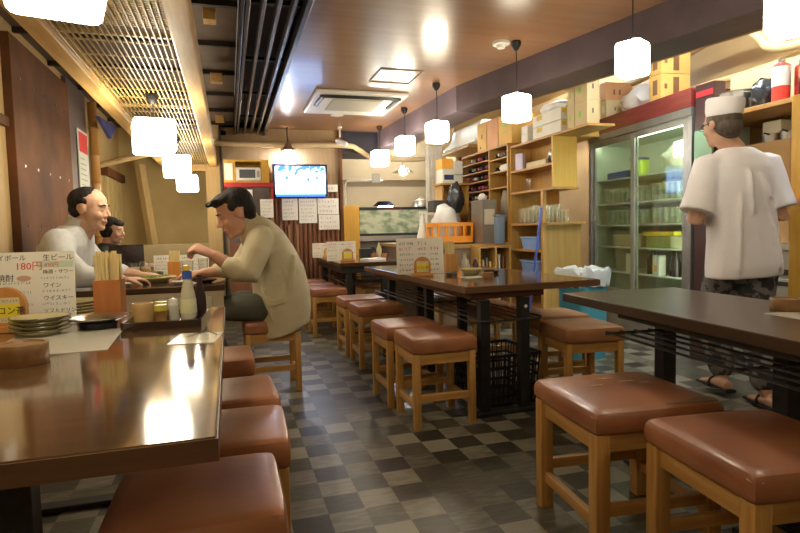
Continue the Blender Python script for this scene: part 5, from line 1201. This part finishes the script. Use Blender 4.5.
# far middle table
t = menu_board((1.10, 5.72, TZ), .30, .20, -.1, 'menu with pinkish writing on the far middle table, nearer of two', '', 6, 31, lean=.05)
t = menu_board((1.06, 6.62, TZ), .26, .17, 0, 'white menu at the far end of the far middle table', '', 5, 32, lean=.05)
arch_sign((1.13, 5.55, TZ), -.1, 'arched yellow-band sign before the pinkish menu on the far middle table', 1.0)
arch_sign((1.10, 6.50, TZ), -.1, 'arched sign before the white menu at the far end of the far middle table', .95)
t = thing('napkin_box', 'black napkin box on the far middle table', 'box', (1.43, 6.0, TZ)); bm = BM(); bx(bm, -.07, .06, -.05, .05, 0, .11, .004); obj('box_body', bm, BLACKP, t)
bm = BM(); bx(bm, .05, .09, -.02, .02, .09, .125, .003); obj('flap', bm, BLACKP, t)
t = thing('paper_stack', 'white papers fanned on the far middle table', 'papers', (1.42, 5.62, TZ), .4); bm = BM(); bx(bm, -.12, .10, -.07, .08, 0, .02); obj('sheets', bm, PAPER, t)
t = thing('sauce_bottle', 'tall cream squeeze bottle on the far middle table', 'bottle', (1.60, 6.1, TZ)); bm = BM(); lathe(bm, [(0, 0), (.032, 0), (.032, .09), (.012, .14), (.006, .17), (0, .17)], n=16); obj('bottle_body', bm, CERA, t, smooth=2)
for x, lab in ((1.50, 'reddish brown cup left of the squeeze bottle on the far middle table'), (1.56, 'reddish brown cup in front of the squeeze bottle on the far middle table')):
    t = thing('tea_cup', lab, 'cup', (x, 5.95 if x < 1.55 else 5.75, TZ)); bm = BM(); lathe(bm, [(0, 0), (.028, 0), (.034, .06), (.028, .06), (.024, .01), (0, .01)], n=16); obj('cup_body', bm, mat('cup_clay', (.45, .18, .08), (.38, .14, .06)), t, smooth=2)
t = thing('side_table', 'table with a shiny pale blue top between the far table and the fish tank', 'table', (1.95, 6.4, 0)) if False else None
# right table
ashtray_block((1.79, 1.43, TZ), .048, .042, 'round wooden canister on the dark right-hand table')
t = thing('placemat', 'white paper sheet under the canister on the dark right-hand table', 'placemat', (1.76, 1.32, TZ), -.1); bm = BM(); bx(bm, -.10, .10, -.12, .08, 0, .0012); obj('sheet', bm, MC['placemat_paper'], t)
# low things glimpsed under the tables
bm = BM(); bx(bm, -.04, .04, -.04, .04, 0, .10, .006); o = obj('blue_carton', bm, mat('light_blue', (.25, .55, .8), (.2, .5, .75), 5), loc=(1.10, 3.55, 0)); tag(o, 'small light blue carton on the floor under the middle table', 'box')

# ------------------------------------------------------------------ people
def hand(bm, wrist, d, nrm, s=1.0, curl=.5, side=1):
    """palm and five fingers; d = direction of the hand, nrm = outward normal of the back of the hand"""
    d = Vector(d).normalized(); nrm = Vector(nrm); nrm = (nrm-d*nrm.dot(d)).normalized(); l = d.cross(nrm)*side; w = Vector(wrist)
    loft(bm, [(w-d*.02*s, l*.024*s, nrm*.017*s), (w+d*.02*s, l*.034*s, nrm*.016*s), (w+d*.06*s, l*.042*s, nrm*.015*s), (w+d*.088*s, l*.040*s, nrm*.013*s)], 14)
    for i, ln in enumerate((.070, .080, .075, .058)):
        b = w+d*.080*s+l*(.031-.0205*i)*s; p = [b]; a = 0
        for k, q in enumerate((.45, .32, .23)):
            a += curl*(1.0 if k else .8)
            p.append(p[-1]+(d*math.cos(a)-nrm*math.sin(a))*ln*q*s)
        tube(bm, p, [.0098*s, .0092*s, .0085*s, .0075*s], 8)
    t0 = w+d*.025*s+l*.026*s-nrm*.006*s; t1 = t0+(d*.55+l*.65-nrm*.3).normalized()*.036*s; t2 = t1+(d*.8+l*.15-nrm*.5).normalized()*.03*s
    tube(bm, [t0, t1, t2], [.013*s, .011*s, .009*s], 8)
def head(bm, M, s=1.0, jaw=1.0):
    M = M @ Matrix.Diagonal((s, s, s, 1))
    E_ = lambda c, r: ell(bm, c, r, M, 20)
    E_((-.012, 0, .035), (.097, .077, .086)); E_((.028, 0, -.015), (.062, .063*jaw, .088)); E_((.030, 0, -.070), (.050, .050*jaw, .042)); E_((.068, 0, -.094), (.022, .024, .020))
    E_((.074, 0, .028), (.018, .048, .013)); E_((.058, .036, -.028), (.027, .024, .026)); E_((.058, -.036, -.028), (.027, .024, .026))
    E_((.085, 0, -.056), (.013, .024, .007)); E_((.082, 0, -.069), (.013, .021, .008)); E_((.074, 0, -.045), (.016, .026, .018))
    for y in (-1, 1):
        E_((-.008, y*.078, -.004), (.020, .009, .032)); E_((.094, y*.012, -.030), (.010, .008, .008))
    n = [M @ Vector(p) for p in ((.084, 0, .022), (.098, 0, -.005), (.107, 0, -.024))]
    tube(bm, n, [.008*s, .010*s, .013*s], 8)
def face_bits(body, M, s, hair_m, closed=False):
    M = M @ Matrix.Diagonal((s, s, s, 1))
    EW = mat('eye_white', (.7, .68, .64)); ED = mat('eye_dark', (.02, .012, .01), rough=.1)
    for y in (-1, 1):
        if not closed:
            bm = BM(); ell(bm, (.0745, y*.030, .004), (.012, .014, .0065), M, 12); e = obj('eye', bm, EW, body, smooth=True)
        bm = BM(); ell(bm, (.083, y*.031, .003), (.0045, .0055 if not closed else .013, .0055 if not closed else .0015), M, 10); obj('pupil' if not closed else 'eyelash', bm, ED, body, smooth=True)
        bm = BM(); tube(bm, [M @ Vector(p) for p in ((.088, y*.014, .027), (.089, y*.030, .032), (.078, y*.048, .026))], [.003*s, .0038*s, .002*s], 6, smooth=3); obj('eyebrow', bm, hair_m, body, smooth=True)
    bm = BM(); tube(bm, [M @ Vector(p) for p in ((.086, -.022, -.063), (.0965, 0, -.0625), (.086, .022, -.063))], [.0018*s, .003*s, .0018*s], 6, smooth=4); o = obj('mouth', bm, mat('lips', (.38, .12, .09)), body, smooth=True)
def HM(pos, yaw, pitch=0, roll=0): return Matrix.Translation(Vector(pos)) @ Matrix.Rotation(yaw, 4, 'Z') @ Matrix.Rotation(pitch, 4, 'Y') @ Matrix.Rotation(roll, 4, 'X')
def V(*a): return Vector(a)

# --- man in the beige jacket, sitting on the right of the men's table, facing left
t = thing('person', 'seated man in a beige jacket with black hair, eating with his hand raised', 'person', (.25, 3.70, 0))
base = Vector(t.location); off = Matrix.Translation(-base)
def fin(bm): bmesh.ops.transform(bm, matrix=off, verts=bm.verts); return bm
Hm = HM((.045, 3.60, 1.125), PI+.12, .42); hs = 1.17
bm = BM(); head(bm, Hm, hs)
tube(bm, [(.075, 3.62, 1.07), (.13, 3.66, 1.02), (.19, 3.69, .95)], [.060, .062, .09], 16)
loft(bm, [((.30, 3.7, .46), (.12, 0, 0), (0, .16, 0)), ((.30, 3.7, .62), (.12, 0, 0), (0, .16, 0)), ((.27, 3.7, .82), (.115, 0, 0), (0, .165, 0)), ((.20, 3.7, .96), (.10, 0, 0), (0, .17, 0)), ((.155, 3.7, 1.02), (.07, 0, 0), (0, .12, 0))], 20)
tube(bm, [(.175, 3.53, .97), (.13, 3.46, .86), (.085, 3.42, .755), (.0, 3.43, .815), (-.085, 3.45, .878)], [.058, .052, .046, .044, .034], 14)
hand(bm, (-.095, 3.452, .885), (-.80, .08, .35), (-.3, -.3, .9), 1.25, 1.0, 1)
tube(bm, [(.175, 3.87, .97), (.10, 3.95, .85), (.03, 3.96, .76), (-.08, 3.90, .755), (-.18, 3.86, .75)], [.058, .052, .046, .040, .028], 14)
hand(bm, (-.19, 3.855, .755), (-1, -.1, -.05), (0, 0, 1), 1.05, .35, -1)
for y in (-.09, .09):
    tube(bm, [(.27, 3.7+y, .52), (.05, 3.7+y*1.2, .535), (-.14, 3.7+y*1.2, .51), (-.10, 3.7+y*1.2, .28), (-.02, 3.7+y*1.2, .085)], [.085, .075, .058, .05, .036], 14)
    tube(bm, [(.0, 3.7+y*1.2, .05), (-.10, 3.7+y*1.25, .035), (-.16, 3.7+y*1.25, .03)], [.035, .035, .03], 10)
b = remeshed('body', fin(bm), SKINR, t, .0065)
face_bits(b, off @ Hm, hs, HAIR, closed=True)
bm = BM(); Mh = Hm @ Matrix.Diagonal((hs, hs, hs, 1))
for c, r in (((-.025, 0, .050), (.094, .080, .082)), ((-.055, 0, .010), (.060, .074, .068)), ((.025, 0, .088), (.068, .066, .038)), ((.066, .0, .093), (.034, .050, .022)), ((-.060, 0, -.035), (.038, .052, .035)), ((-.004, 0, .038), (.066, .0825, .060))): ell(bm, c, r, Mh, 20)
rg = random.Random(5)
for i in range(60):
    a = rg.uniform(-2.4, 2.4); u = rg.uniform(.0, 1.0); q = Vector((.05+.05*u, .05*math.sin(a), .085+.02*rg.random())); tube(bm, [Mh @ q, Mh @ (q+Vector((.018, .01*math.sin(a), -.004+.014*rg.random())))], [.006, .003], 5)
remeshed('hair', fin(bm), HAIR, t, .0055, 1)
JK = mat('beige_jacket', (.62, .56, .38), (.55, .49, .32), 7, rough=.8, bump=.7, bscale=9)
bm = BM()
loft(bm, [((.30, 3.68, .365), (.135, 0, .035), (0, .19, 0)), ((.315, 3.69, .42), (.165, 0, -.0), (0, .205, 0)), ((.315, 3.7, .52), (.180, 0, 0), (0, .215, 0)), ((.31, 3.7, .64), (.180, 0, 0), (0, .21, 0)), ((.29, 3.7, .78), (.17, 0, 0), (0, .205, 0)), ((.245, 3.7, .90), (.158, 0, 0), (0, .215, 0)), ((.20, 3.69, .99), (.135, 0, .02), (0, .205, 0)), ((.165, 3.68, 1.05), (.10, 0, .03), (0, .135, 0)), ((.135, 3.66, 1.09), (.072, 0, .02), (0, .085, 0))], 28, 2.3)
tube(bm, [(.185, 3.53, .975), (.145, 3.45, .88), (.095, 3.41, .765), (.045, 3.415, .785), (.0, 3.42, .815)], [.085, .082, .078, .068, .060], 16)
tube(bm, [(.185, 3.86, .975), (.12, 3.95, .86), (.04, 3.965, .768), (-.03, 3.93, .765), (-.08, 3.905, .765)], [.085, .076, .066, .058, .052], 16)
# soft folds
for p_, q_, r_ in (((.38, 3.52, .86), (.33, 3.50, .60), .02), ((.30, 3.50, .80), (.40, 3.53, .54), .016), ((.16, 3.52, .70), (.24, 3.50, .46), .016), ((.27, 3.49, .90), (.14, 3.50, .84), .02)): tube(bm, [p_, ((Vector(p_)+Vector(q_))/2+Vector((0, -.012, 0))), q_], [r_*.6, r_, r_*.5], 8, smooth=3)
loft(bm, [((.12, 3.645, 1.075), (.072, 0, .02), (0, .080, 0)), ((.095, 3.635, 1.115), (.066, 0, .03), (0, .072, 0))], 20)
jk = remeshed('jacket', fin(bm), JK, t, .009, 3)
bm = BM(); loft(bm, [((.27, 3.488, .60), (.05, 0, .012), (0, .012, 0)), ((.265, 3.486, .565), (.052, 0, .012), (0, .013, 0))], 12, 4); obj('pocket_flap', fin(bm), JK, jk, smooth=True)
TR = mat('dark_trousers', (.085, .085, .065), (.06, .06, .045), 8, rough=.85, bump=.4)
bm = BM()
loft(bm, [((.29, 3.7, .455), (.13, 0, 0), (0, .18, 0)), ((.29, 3.7, .60), (.135, 0, 0), (0, .18, 0))], 18, 2.5)
for y in (-.09, .09): tube(bm, [(.27, 3.7+y, .53), (.05, 3.7+y*1.2, .545), (-.15, 3.7+y*1.2, .515), (-.105, 3.7+y*1.2, .28), (-.03, 3.7+y*1.2, .12)], [.098, .086, .070, .066, .060], 14)
remeshed('trousers', fin(bm), TR, t, .009, 2)
for y in (-.105, .115):
    bm = BM(); loft(bm, [((.02, 3.7+y, .045), (.0, .034, 0), (0, 0, .045)), ((-.08, 3.7+y, .038), (0, .042, 0), (0, 0, .038)), ((-.18, 3.7+y, .028), (0, .035, 0), (0, 0, .026))], 14, 2.4); obj('shoe', fin(bm), BLACKP, t, smooth=True)
# --- man in the grey shirt against the left wall, facing right
t = thing('person', 'seated man in a light grey shirt with a receding hairline at the left wall', 'person', (-1.0, 3.95, 0))
base = Vector(t.location); off = Matrix.Translation(-base)
Hm = HM((-.795, 3.80, 1.170), -.22, .14); hs = 1.08
bm = BM(); head(bm, Hm, hs, 1.05)
tube(bm, [(-.81, 3.81, 1.10), (-.86, 3.83, 1.02), (-.90, 3.86, .95)], [.066, .066, .09], 16)
loft(bm, [((-1.02, 3.93, .46), (.12, 0, 0), (0, .16, 0)), ((-1.02, 3.93, .65), (.12, 0, 0), (0, .15, 0)), ((-.98, 3.91, .85), (.12, 0, 0), (0, .17, 0)), ((-.93, 3.88, .97), (.09, 0, 0), (0, .17, 0))], 20)
tube(bm, [(-.95, 3.70, .95), (-.90, 3.60, .86), (-.80, 3.575, .755), (-.70, 3.64, .75), (-.62, 3.70, .745)], [.056, .052, .046, .038, .028], 14)
hand(bm, (-.61, 3.71, .742), (.8, .5, -.05), (0, 0, 1), 1.05, .4, 1)
tube(bm, [(-.92, 4.05, .95), (-.86, 4.12, .85), (-.76, 4.12, .765), (-.65, 4.08, .755), (-.58, 4.04, .75)], [.056, .05, .044, .038, .028], 14)
hand(bm, (-.57, 4.035, .748), (.9, -.2, -.05), (0, 0, 1), 1.05, .4, -1)
for y in (-.08, .09): tube(bm, [(-1.0, 3.93+y, .52), (-.80, 3.93+y, .535), (-.64, 3.93+y, .51), (-.68, 3.93+y, .28), (-.72, 3.93+y, .085)], [.085, .075, .058, .05, .04], 14)
b = remeshed('body', fin(bm), SKIN, t, .0065); face_bits(b, off @ Hm, hs, HAIR, closed=True)
bm = BM(); Mh = Hm @ Matrix.Diagonal((hs, hs, hs, 1))
for c, r in (((-.048, 0, .040), (.070, .079, .072)), ((-.018, 0, .058), (.080, .074, .066)), ((-.060, 0, -.010), (.048, .067, .050)), ((-.010, 0, .036), (.058, .0825, .048))): ell(bm, c, r, Mh, 20)
remeshed('hair', fin(bm), HAIR, t, .0055, 1)
SH = mat('grey_shirt', (.60, .62, .62), (.54, .56, .57), 40, rough=.8, bump=.5, bscale=9)
bm = BM()
loft(bm, [((-1.02, 3.93, .50), (.15, 0, 0), (0, .19, 0)), ((-1.02, 3.93, .65), (.155, 0, 0), (0, .185, 0)), ((-.985, 3.91, .82), (.15, 0, 0), (0, .205, 0)), ((-.95, 3.885, .95), (.145, 0, 0), (0, .225, 0)), ((-.92, 3.87, 1.02), (.12, 0, 0), (0, .185, 0)), ((-.885, 3.85, 1.075), (.088, 0, 0), (0, .10, 0))], 26, 2.3)
tube(bm, [(-.95, 3.71, .975), (-.91, 3.60, .875), (-.805, 3.575, .775), (-.70, 3.635, .765)], [.092, .080, .070, .056], 16)
tube(bm, [(-.92, 4.05, .955), (-.86, 4.12, .86), (-.76, 4.12, .775), (-.68, 4.09, .77)], [.080, .068, .06, .05], 16)
sh = remeshed('shirt', fin(bm), SH, t, .009, 2)
bm = BM(); loft(bm, [((-.872, 3.845, 1.06), (.084, 0, .0), (0, .094, 0)), ((-.845, 3.83, 1.112), (.076, 0, -.022), (0, .082, 0)), ((-.845, 3.83, 1.102), (.066, 0, -.02), (0, .072, 0)), ((-.872, 3.845, 1.04), (.066, 0, 0), (0, .072, 0))], 22); obj('collar', fin(bm), SH, sh, smooth=True)
bm = BM(); loft(bm, [((-1.01, 3.93, .455), (.13, 0, 0), (0, .18, 0)), ((-1.01, 3.93, .56), (.14, 0, 0), (0, .18, 0))], 18, 2.5)
for y in (-.08, .09): tube(bm, [(-1.0, 3.93+y, .53), (-.80, 3.93+y, .545), (-.635, 3.93+y, .515), (-.68, 3.93+y, .28), (-.72, 3.93+y, .12)], [.098, .086, .070, .066, .060], 14)
remeshed('trousers', fin(bm), TR, t, .009, 2)
for y in (-.08, .09):
    bm = BM(); loft(bm, [((-.75, 3.93+y, .045), (0, .034, 0), (0, 0, .045)), ((-.66, 3.93+y, .038), (0, .042, 0), (0, 0, .038)), ((-.56, 3.93+y, .028), (0, .035, 0), (0, 0, .026))], 14, 2.4); obj('shoe', fin(bm), BLACKP, t, smooth=True)
# --- dark-haired person further back
t = thing('person', 'dark-haired person in dark clothes half hidden behind the man in grey shirt', 'person', (-1.0, 5.33, 0))
base = Vector(t.location); off = Matrix.Translation(-base)
Hm = HM((-.925, 5.20, 1.05), -.35, .15); hs = .90
bm = BM(); head(bm, Hm, hs); tube(bm, [(-.95, 5.21, .99), (-.98, 5.24, .90)], [.052, .06], 14)
loft(bm, [((-1.02, 5.33, .46), (.10, 0, 0), (0, .15, 0)), ((-1.01, 5.30, .7), (.10, 0, 0), (0, .15, 0)), ((-.99, 5.26, .88), (.08, 0, 0), (0, .15, 0))], 18)
tube(bm, [(-.97, 5.11, .86), (-.93, 5.06, .76), (-.84, 5.10, .745), (-.74, 5.16, .745)], [.05, .045, .04, .028], 12); hand(bm, (-.73, 5.165, .745), (.9, .4, 0), (0, 0, 1), .95, .4, 1)
tube(bm, [(-.97, 5.42, .86), (-.90, 5.46, .76), (-.80, 5.42, .745), (-.72, 5.38, .745)], [.05, .045, .04, .028], 12); hand(bm, (-.71, 5.375, .745), (.9, -.3, 0), (0, 0, 1), .95, .4, -1)
for y in (-.08, .08): tube(bm, [(-1.0, 5.33+y, .52), (-.70, 5.33+y, .52), (-.68, 5.33+y, .28), (-.70, 5.33+y, .06)], [.08, .06, .05, .04], 12)
b = remeshed('body', fin(bm), SKIN, t, .007); face_bits(b, off @ Hm, hs, HAIR)
bm = BM(); Mh = Hm @ Matrix.Diagonal((hs, hs, hs, 1))
for c, r in (((-.022, 0, .046), (.092, .082, .084)), ((-.045, 0, .0), (.070, .082, .085)), ((.05, 0, .075), (.042, .062, .034)), ((-.01, 0, .005), (.060, .093, .078))): ell(bm, c, r, Mh, 18)
remeshed('hair', fin(bm), HAIR, t, .006, 1)
bm = BM(); loft(bm, [((-1.02, 5.33, .47), (.13, 0, 0), (0, .18, 0)), ((-1.01, 5.31, .7), (.13, 0, 0), (0, .18, 0)), ((-.99, 5.27, .86), (.11, 0, 0), (0, .185, 0)), ((-.975, 5.25, .95), (.07, 0, 0), (0, .08, 0))], 22, 2.3)
tube(bm, [(-.97, 5.11, .865), (-.93, 5.06, .77), (-.84, 5.10, .76)], [.068, .06, .052], 12); tube(bm, [(-.97, 5.42, .865), (-.90, 5.46, .77), (-.82, 5.43, .76)], [.068, .06, .052], 12)
remeshed('top', fin(bm), mat('dark_top', (.05, .06, .05), (.035, .045, .04), 8, rough=.85), t, .009, 2)
bm = BM()
for y in (-.08, .08): tube(bm, [(-1.0, 5.33+y, .53), (-.69, 5.33+y, .53), (-.68, 5.33+y, .28), (-.70, 5.33+y, .10)], [.09, .07, .06, .055], 12)
remeshed('trousers', fin(bm), TR, t, .009, 2)

# --- cook walking away beside the counter
t = thing('person', 'cook in a white short-sleeved coat and flat white hat walking away, seen from behind', 'person', (2.74, 2.42, 0))
base = Vector(t.location); off = Matrix.Translation(-base)
fw = V(.289, .957, 0); rt = V(.957, -.289, 0)
C0 = at(737, 160, 'y', 2.47); C0 = V(C0.x, 2.47, 0)
SHC = C0+V(0, 0, 1.36); PEL = V(2.745, 2.45, .84)
def S(a, b_, z): return SHC+rt*a+fw*b_+V(0, 0, z)
hc = at(721, 125, 'y', 2.50)
Hm = HM((hc.x, 2.50, hc.z), math.radians(73+20), .10); hs = .97
bm = BM(); head(bm, Hm, hs)
tube(bm, [V(hc.x+.0, 2.50, hc.z-.06), S(-.03, .0, .06), S(-.01, -.01, -.03)], [.055, .056, .09], 16)
loft(bm, [(PEL+V(0, 0, -.04), rt*.155, fw*.10), (PEL+V(0, 0, .12), rt*.145, fw*.10), (PEL*.4+SHC*.6, rt*.165, fw*.11), (S(0, 0, -.06), rt*.15, fw*.09), (S(0, 0, .0), rt*.10, fw*.06)], 20)
EL = at(694, 220, 'y', 2.52); ER = at(781, 216, 'y', 2.36)
tube(bm, [S(-.145, 0, -.06), (S(-.145, 0, -.06)+EL)/2+rt*.01, EL, EL+fw*.12+rt*.08+V(0, 0, .01), EL+fw*.20+rt*.16+V(0, 0, .02)], [.058, .050, .043, .038, .028], 14)
hand(bm, EL+fw*.21+rt*.165+V(0, 0, .02), fw+rt*.8, V(0, 0, 1), 1.0, .5, 1)
tube(bm, [S(.145, 0, -.06), (S(.145, 0, -.06)+ER)/2-rt*.01, ER, ER+fw*.13+rt*-.04+V(0, 0, .01), ER+fw*.24+rt*-.08+V(0, 0, .02)], [.058, .050, .043, .038, .028], 14)
hand(bm, ER+fw*.25+rt*-.083+V(0, 0, .02), fw-rt*.3, V(0, 0, 1), 1.0, .5, -1)
FR = at(771, 405, 'z', .03); FL = at(722, 386, 'z', .06)
AR = FR+V(.0, .03, .06); AL = FL+V(.02, .02, .05)
KR = V(2.80, 2.42, .46); KL = V(2.76, 2.66, .47)
legR = [PEL+rt*.085, KR+V(0, 0, .0), (KR*.4+AR*.6), AR]; legL = [PEL-rt*.075, KL, (KL*.4+AL*.6), AL]
tube(bm, legR, [.092, .062, .048, .036], 14, smooth=4); tube(bm, legL, [.092, .062, .048, .036], 14, smooth=4)
for f_, d_ in ((FR, V(.30, .95, 0)), (FL, V(.2, .98, .0))):
    d_ = d_.normalized(); s_ = V(d_.y, -d_.x, 0)
    loft(bm, [(f_-d_*.055+V(0, 0, .012), s_*.028, V(0, 0, .03)), (f_+V(0, 0, .02), s_*.034, V(0, 0, .036)), (f_+d_*.09+V(0, 0, .008), s_*.044, V(0, 0, .022)), (f_+d_*.15+V(0, 0, 0), s_*.04, V(0, 0, .013)), (f_+d_*.17, s_*.028, V(0, 0, .009))], 14)
b = remeshed('body', fin(bm), SKIN, t, .0068); face_bits(b, off @ Hm, hs, HAIRG)
bm = BM(); Mh = Hm
for c, r in (((-.022, 0, .030), (.094, .082, .080)), ((-.050, 0, -.022), (.062, .074, .062)), ((-.004, 0, .018), (.052, .083, .050)), ((-.058, 0, -.055), (.044, .060, .034))): ell(bm, c, r, Mh, 20)
remeshed('hair', fin(bm), HAIRG, t, .0055, 1)
WCO = mat('cook_white', (.86, .85, .88), (.80, .79, .83), 5, rough=.8, bump=.8, bscale=7)
bm = BM(); HT = Mh @ Matrix.Translation((-.020, 0, .040)) @ Matrix.Rotation(-.20, 4, 'Y')
prof = [(.0, .0), (.088, .0), (.092, .004), (.098, .03), (.101, .085), (.094, .098), (.06, .103), (0, .104)]
lathe(bm, [(r, z) for r, z in prof], n=40, M=HT @ Matrix.Diagonal((1, .90, 1, 1)))
obj('hat', fin(bm), WCO, t, smooth=True)
bm = BM(); 
tube(bm, [Mh @ V(.09, .045, .004), Mh @ V(.055, .078, .006), Mh @ V(.0, .083, .006)], .0022, 6); tube(bm, [Mh @ V(.09, -.045, .004), Mh @ V(.055, -.078, .006), Mh @ V(.0, -.083, .006)], .0022, 6)
for y in (-1, 1):
    c_ = [Mh @ V(.100, y*.031+.022*math.cos(a), .004+.016*math.sin(a)) for a in [2*PI*k/16 for k in range(17)]]; tube(bm, c_, .0018, 5, caps=False)
obj('glasses', fin(bm), INK, t, smooth=True)
bm = BM()
def PC(f, z): c = PEL*(1-f)+SHC*f; return V(c.x, c.y, z)
loft(bm, [(PC(0, .700)+rt*.0, rt*.192+V(0, 0, .012), fw*.15), (PC(0, .76), rt*.192, fw*.155), (PC(.2, .90), rt*.178, fw*.145), (PC(.45, 1.06), rt*.172, fw*.135), (PC(.7, 1.20), rt*.182, fw*.135), (PC(.9, 1.30), rt*.185, fw*.122), (PC(1, 1.365), rt*.15, fw*.098), (PC(1, 1.41)+rt*-.01, rt*.085, fw*.07)], 34, 2.4)
for sh_, el_, sg in ((S(-.155, 0, -.04), EL, -1), (S(.155, 0, -.04), ER, 1)):
    e2 = sh_*.14+el_*.86; ax = (e2-sh_).normalized(); la = (rt-ax*rt.dot(ax)).normalized(); fa = ax.cross(la)
    loft(bm, [(sh_-rt*sg*.03-ax*.05, la*.05, fa*.055), (sh_-ax*.02, la*.078, fa*.078), (sh_*.7+e2*.3, la*.082, fa*.082), (sh_*.4+e2*.6, la*.080, fa*.082), (e2, la*.088, fa*.09)], 22, 2.2)
for a_, z0, z1, r_ in ((-.10, .74, 1.15, .014), (.02, .72, 1.02, .012), (.12, .75, 1.10, .014), (-.03, 1.05, 1.28, .012), (.07, 1.12, 1.25, .012)):
    c1, c2 = PC(.1, z0), PC(.8, z1); tube(bm, [c1+rt*a_-fw*.145, (c1+c2)/2+rt*a_*.9-fw*.145, c2+rt*a_*.6-fw*.135], [r_*.6, r_, r_*.5], 8)
co = remeshed('coat', fin(bm), WCO, t, .0095, 3)
PAT = mat('patterned_trousers', (.035, .035, .04), (.20, .19, .19), 16, rough=.85, bump=.3, lo=.47, hi=.53)
bm = BM(); 
legR2 = [PEL+rt*.085, KR, (KR*.4+AR*.6)+V(0, 0, .0), KR*.12+AR*.88]; legL2 = [PEL-rt*.075, KL, (KL*.4+AL*.6), KL*.12+AL*.88]
tube(bm, legR2, [.112, .088, .076, .066], 16, smooth=4); tube(bm, legL2, [.112, .088, .076, .066], 16, smooth=4)
loft(bm, [(PEL+V(0, 0, -.10), rt*.165, fw*.115), (PEL+V(0, 0, .08), rt*.165, fw*.12)], 20, 2.4)
remeshed('trousers', fin(bm), PAT, t, .0095, 2)
for f_, d_ in ((FR, V(.30, .95, 0)), (FL, V(.2, .98, .0))):
    d_ = d_.normalized(); s_ = V(d_.y, -d_.x, 0); bm = BM(); z0 = f_.z-.012
    loft(bm, [(V(f_.x, f_.y, z0)-d_*.075, s_*.034, V(0, 0, .011)), (V(f_.x, f_.y, z0)+d_*.05, s_*.044, V(0, 0, .011)), (V(f_.x, f_.y, z0)+d_*.185, s_*.042, V(0, 0, .010))], 16, 3)
    q0 = f_+d_*.06; tube(bm, [q0-s_*.046-V(0, 0, .01), q0-s_*.03+V(0, 0, .03), q0+V(0, 0, .040), q0+s_*.03+V(0, 0, .03), q0+s_*.046-V(0, 0, .01)], .009, 8, smooth=3, asp=1.0)
    obj('sandal', fin(bm), BLACKP, t, smooth=True)
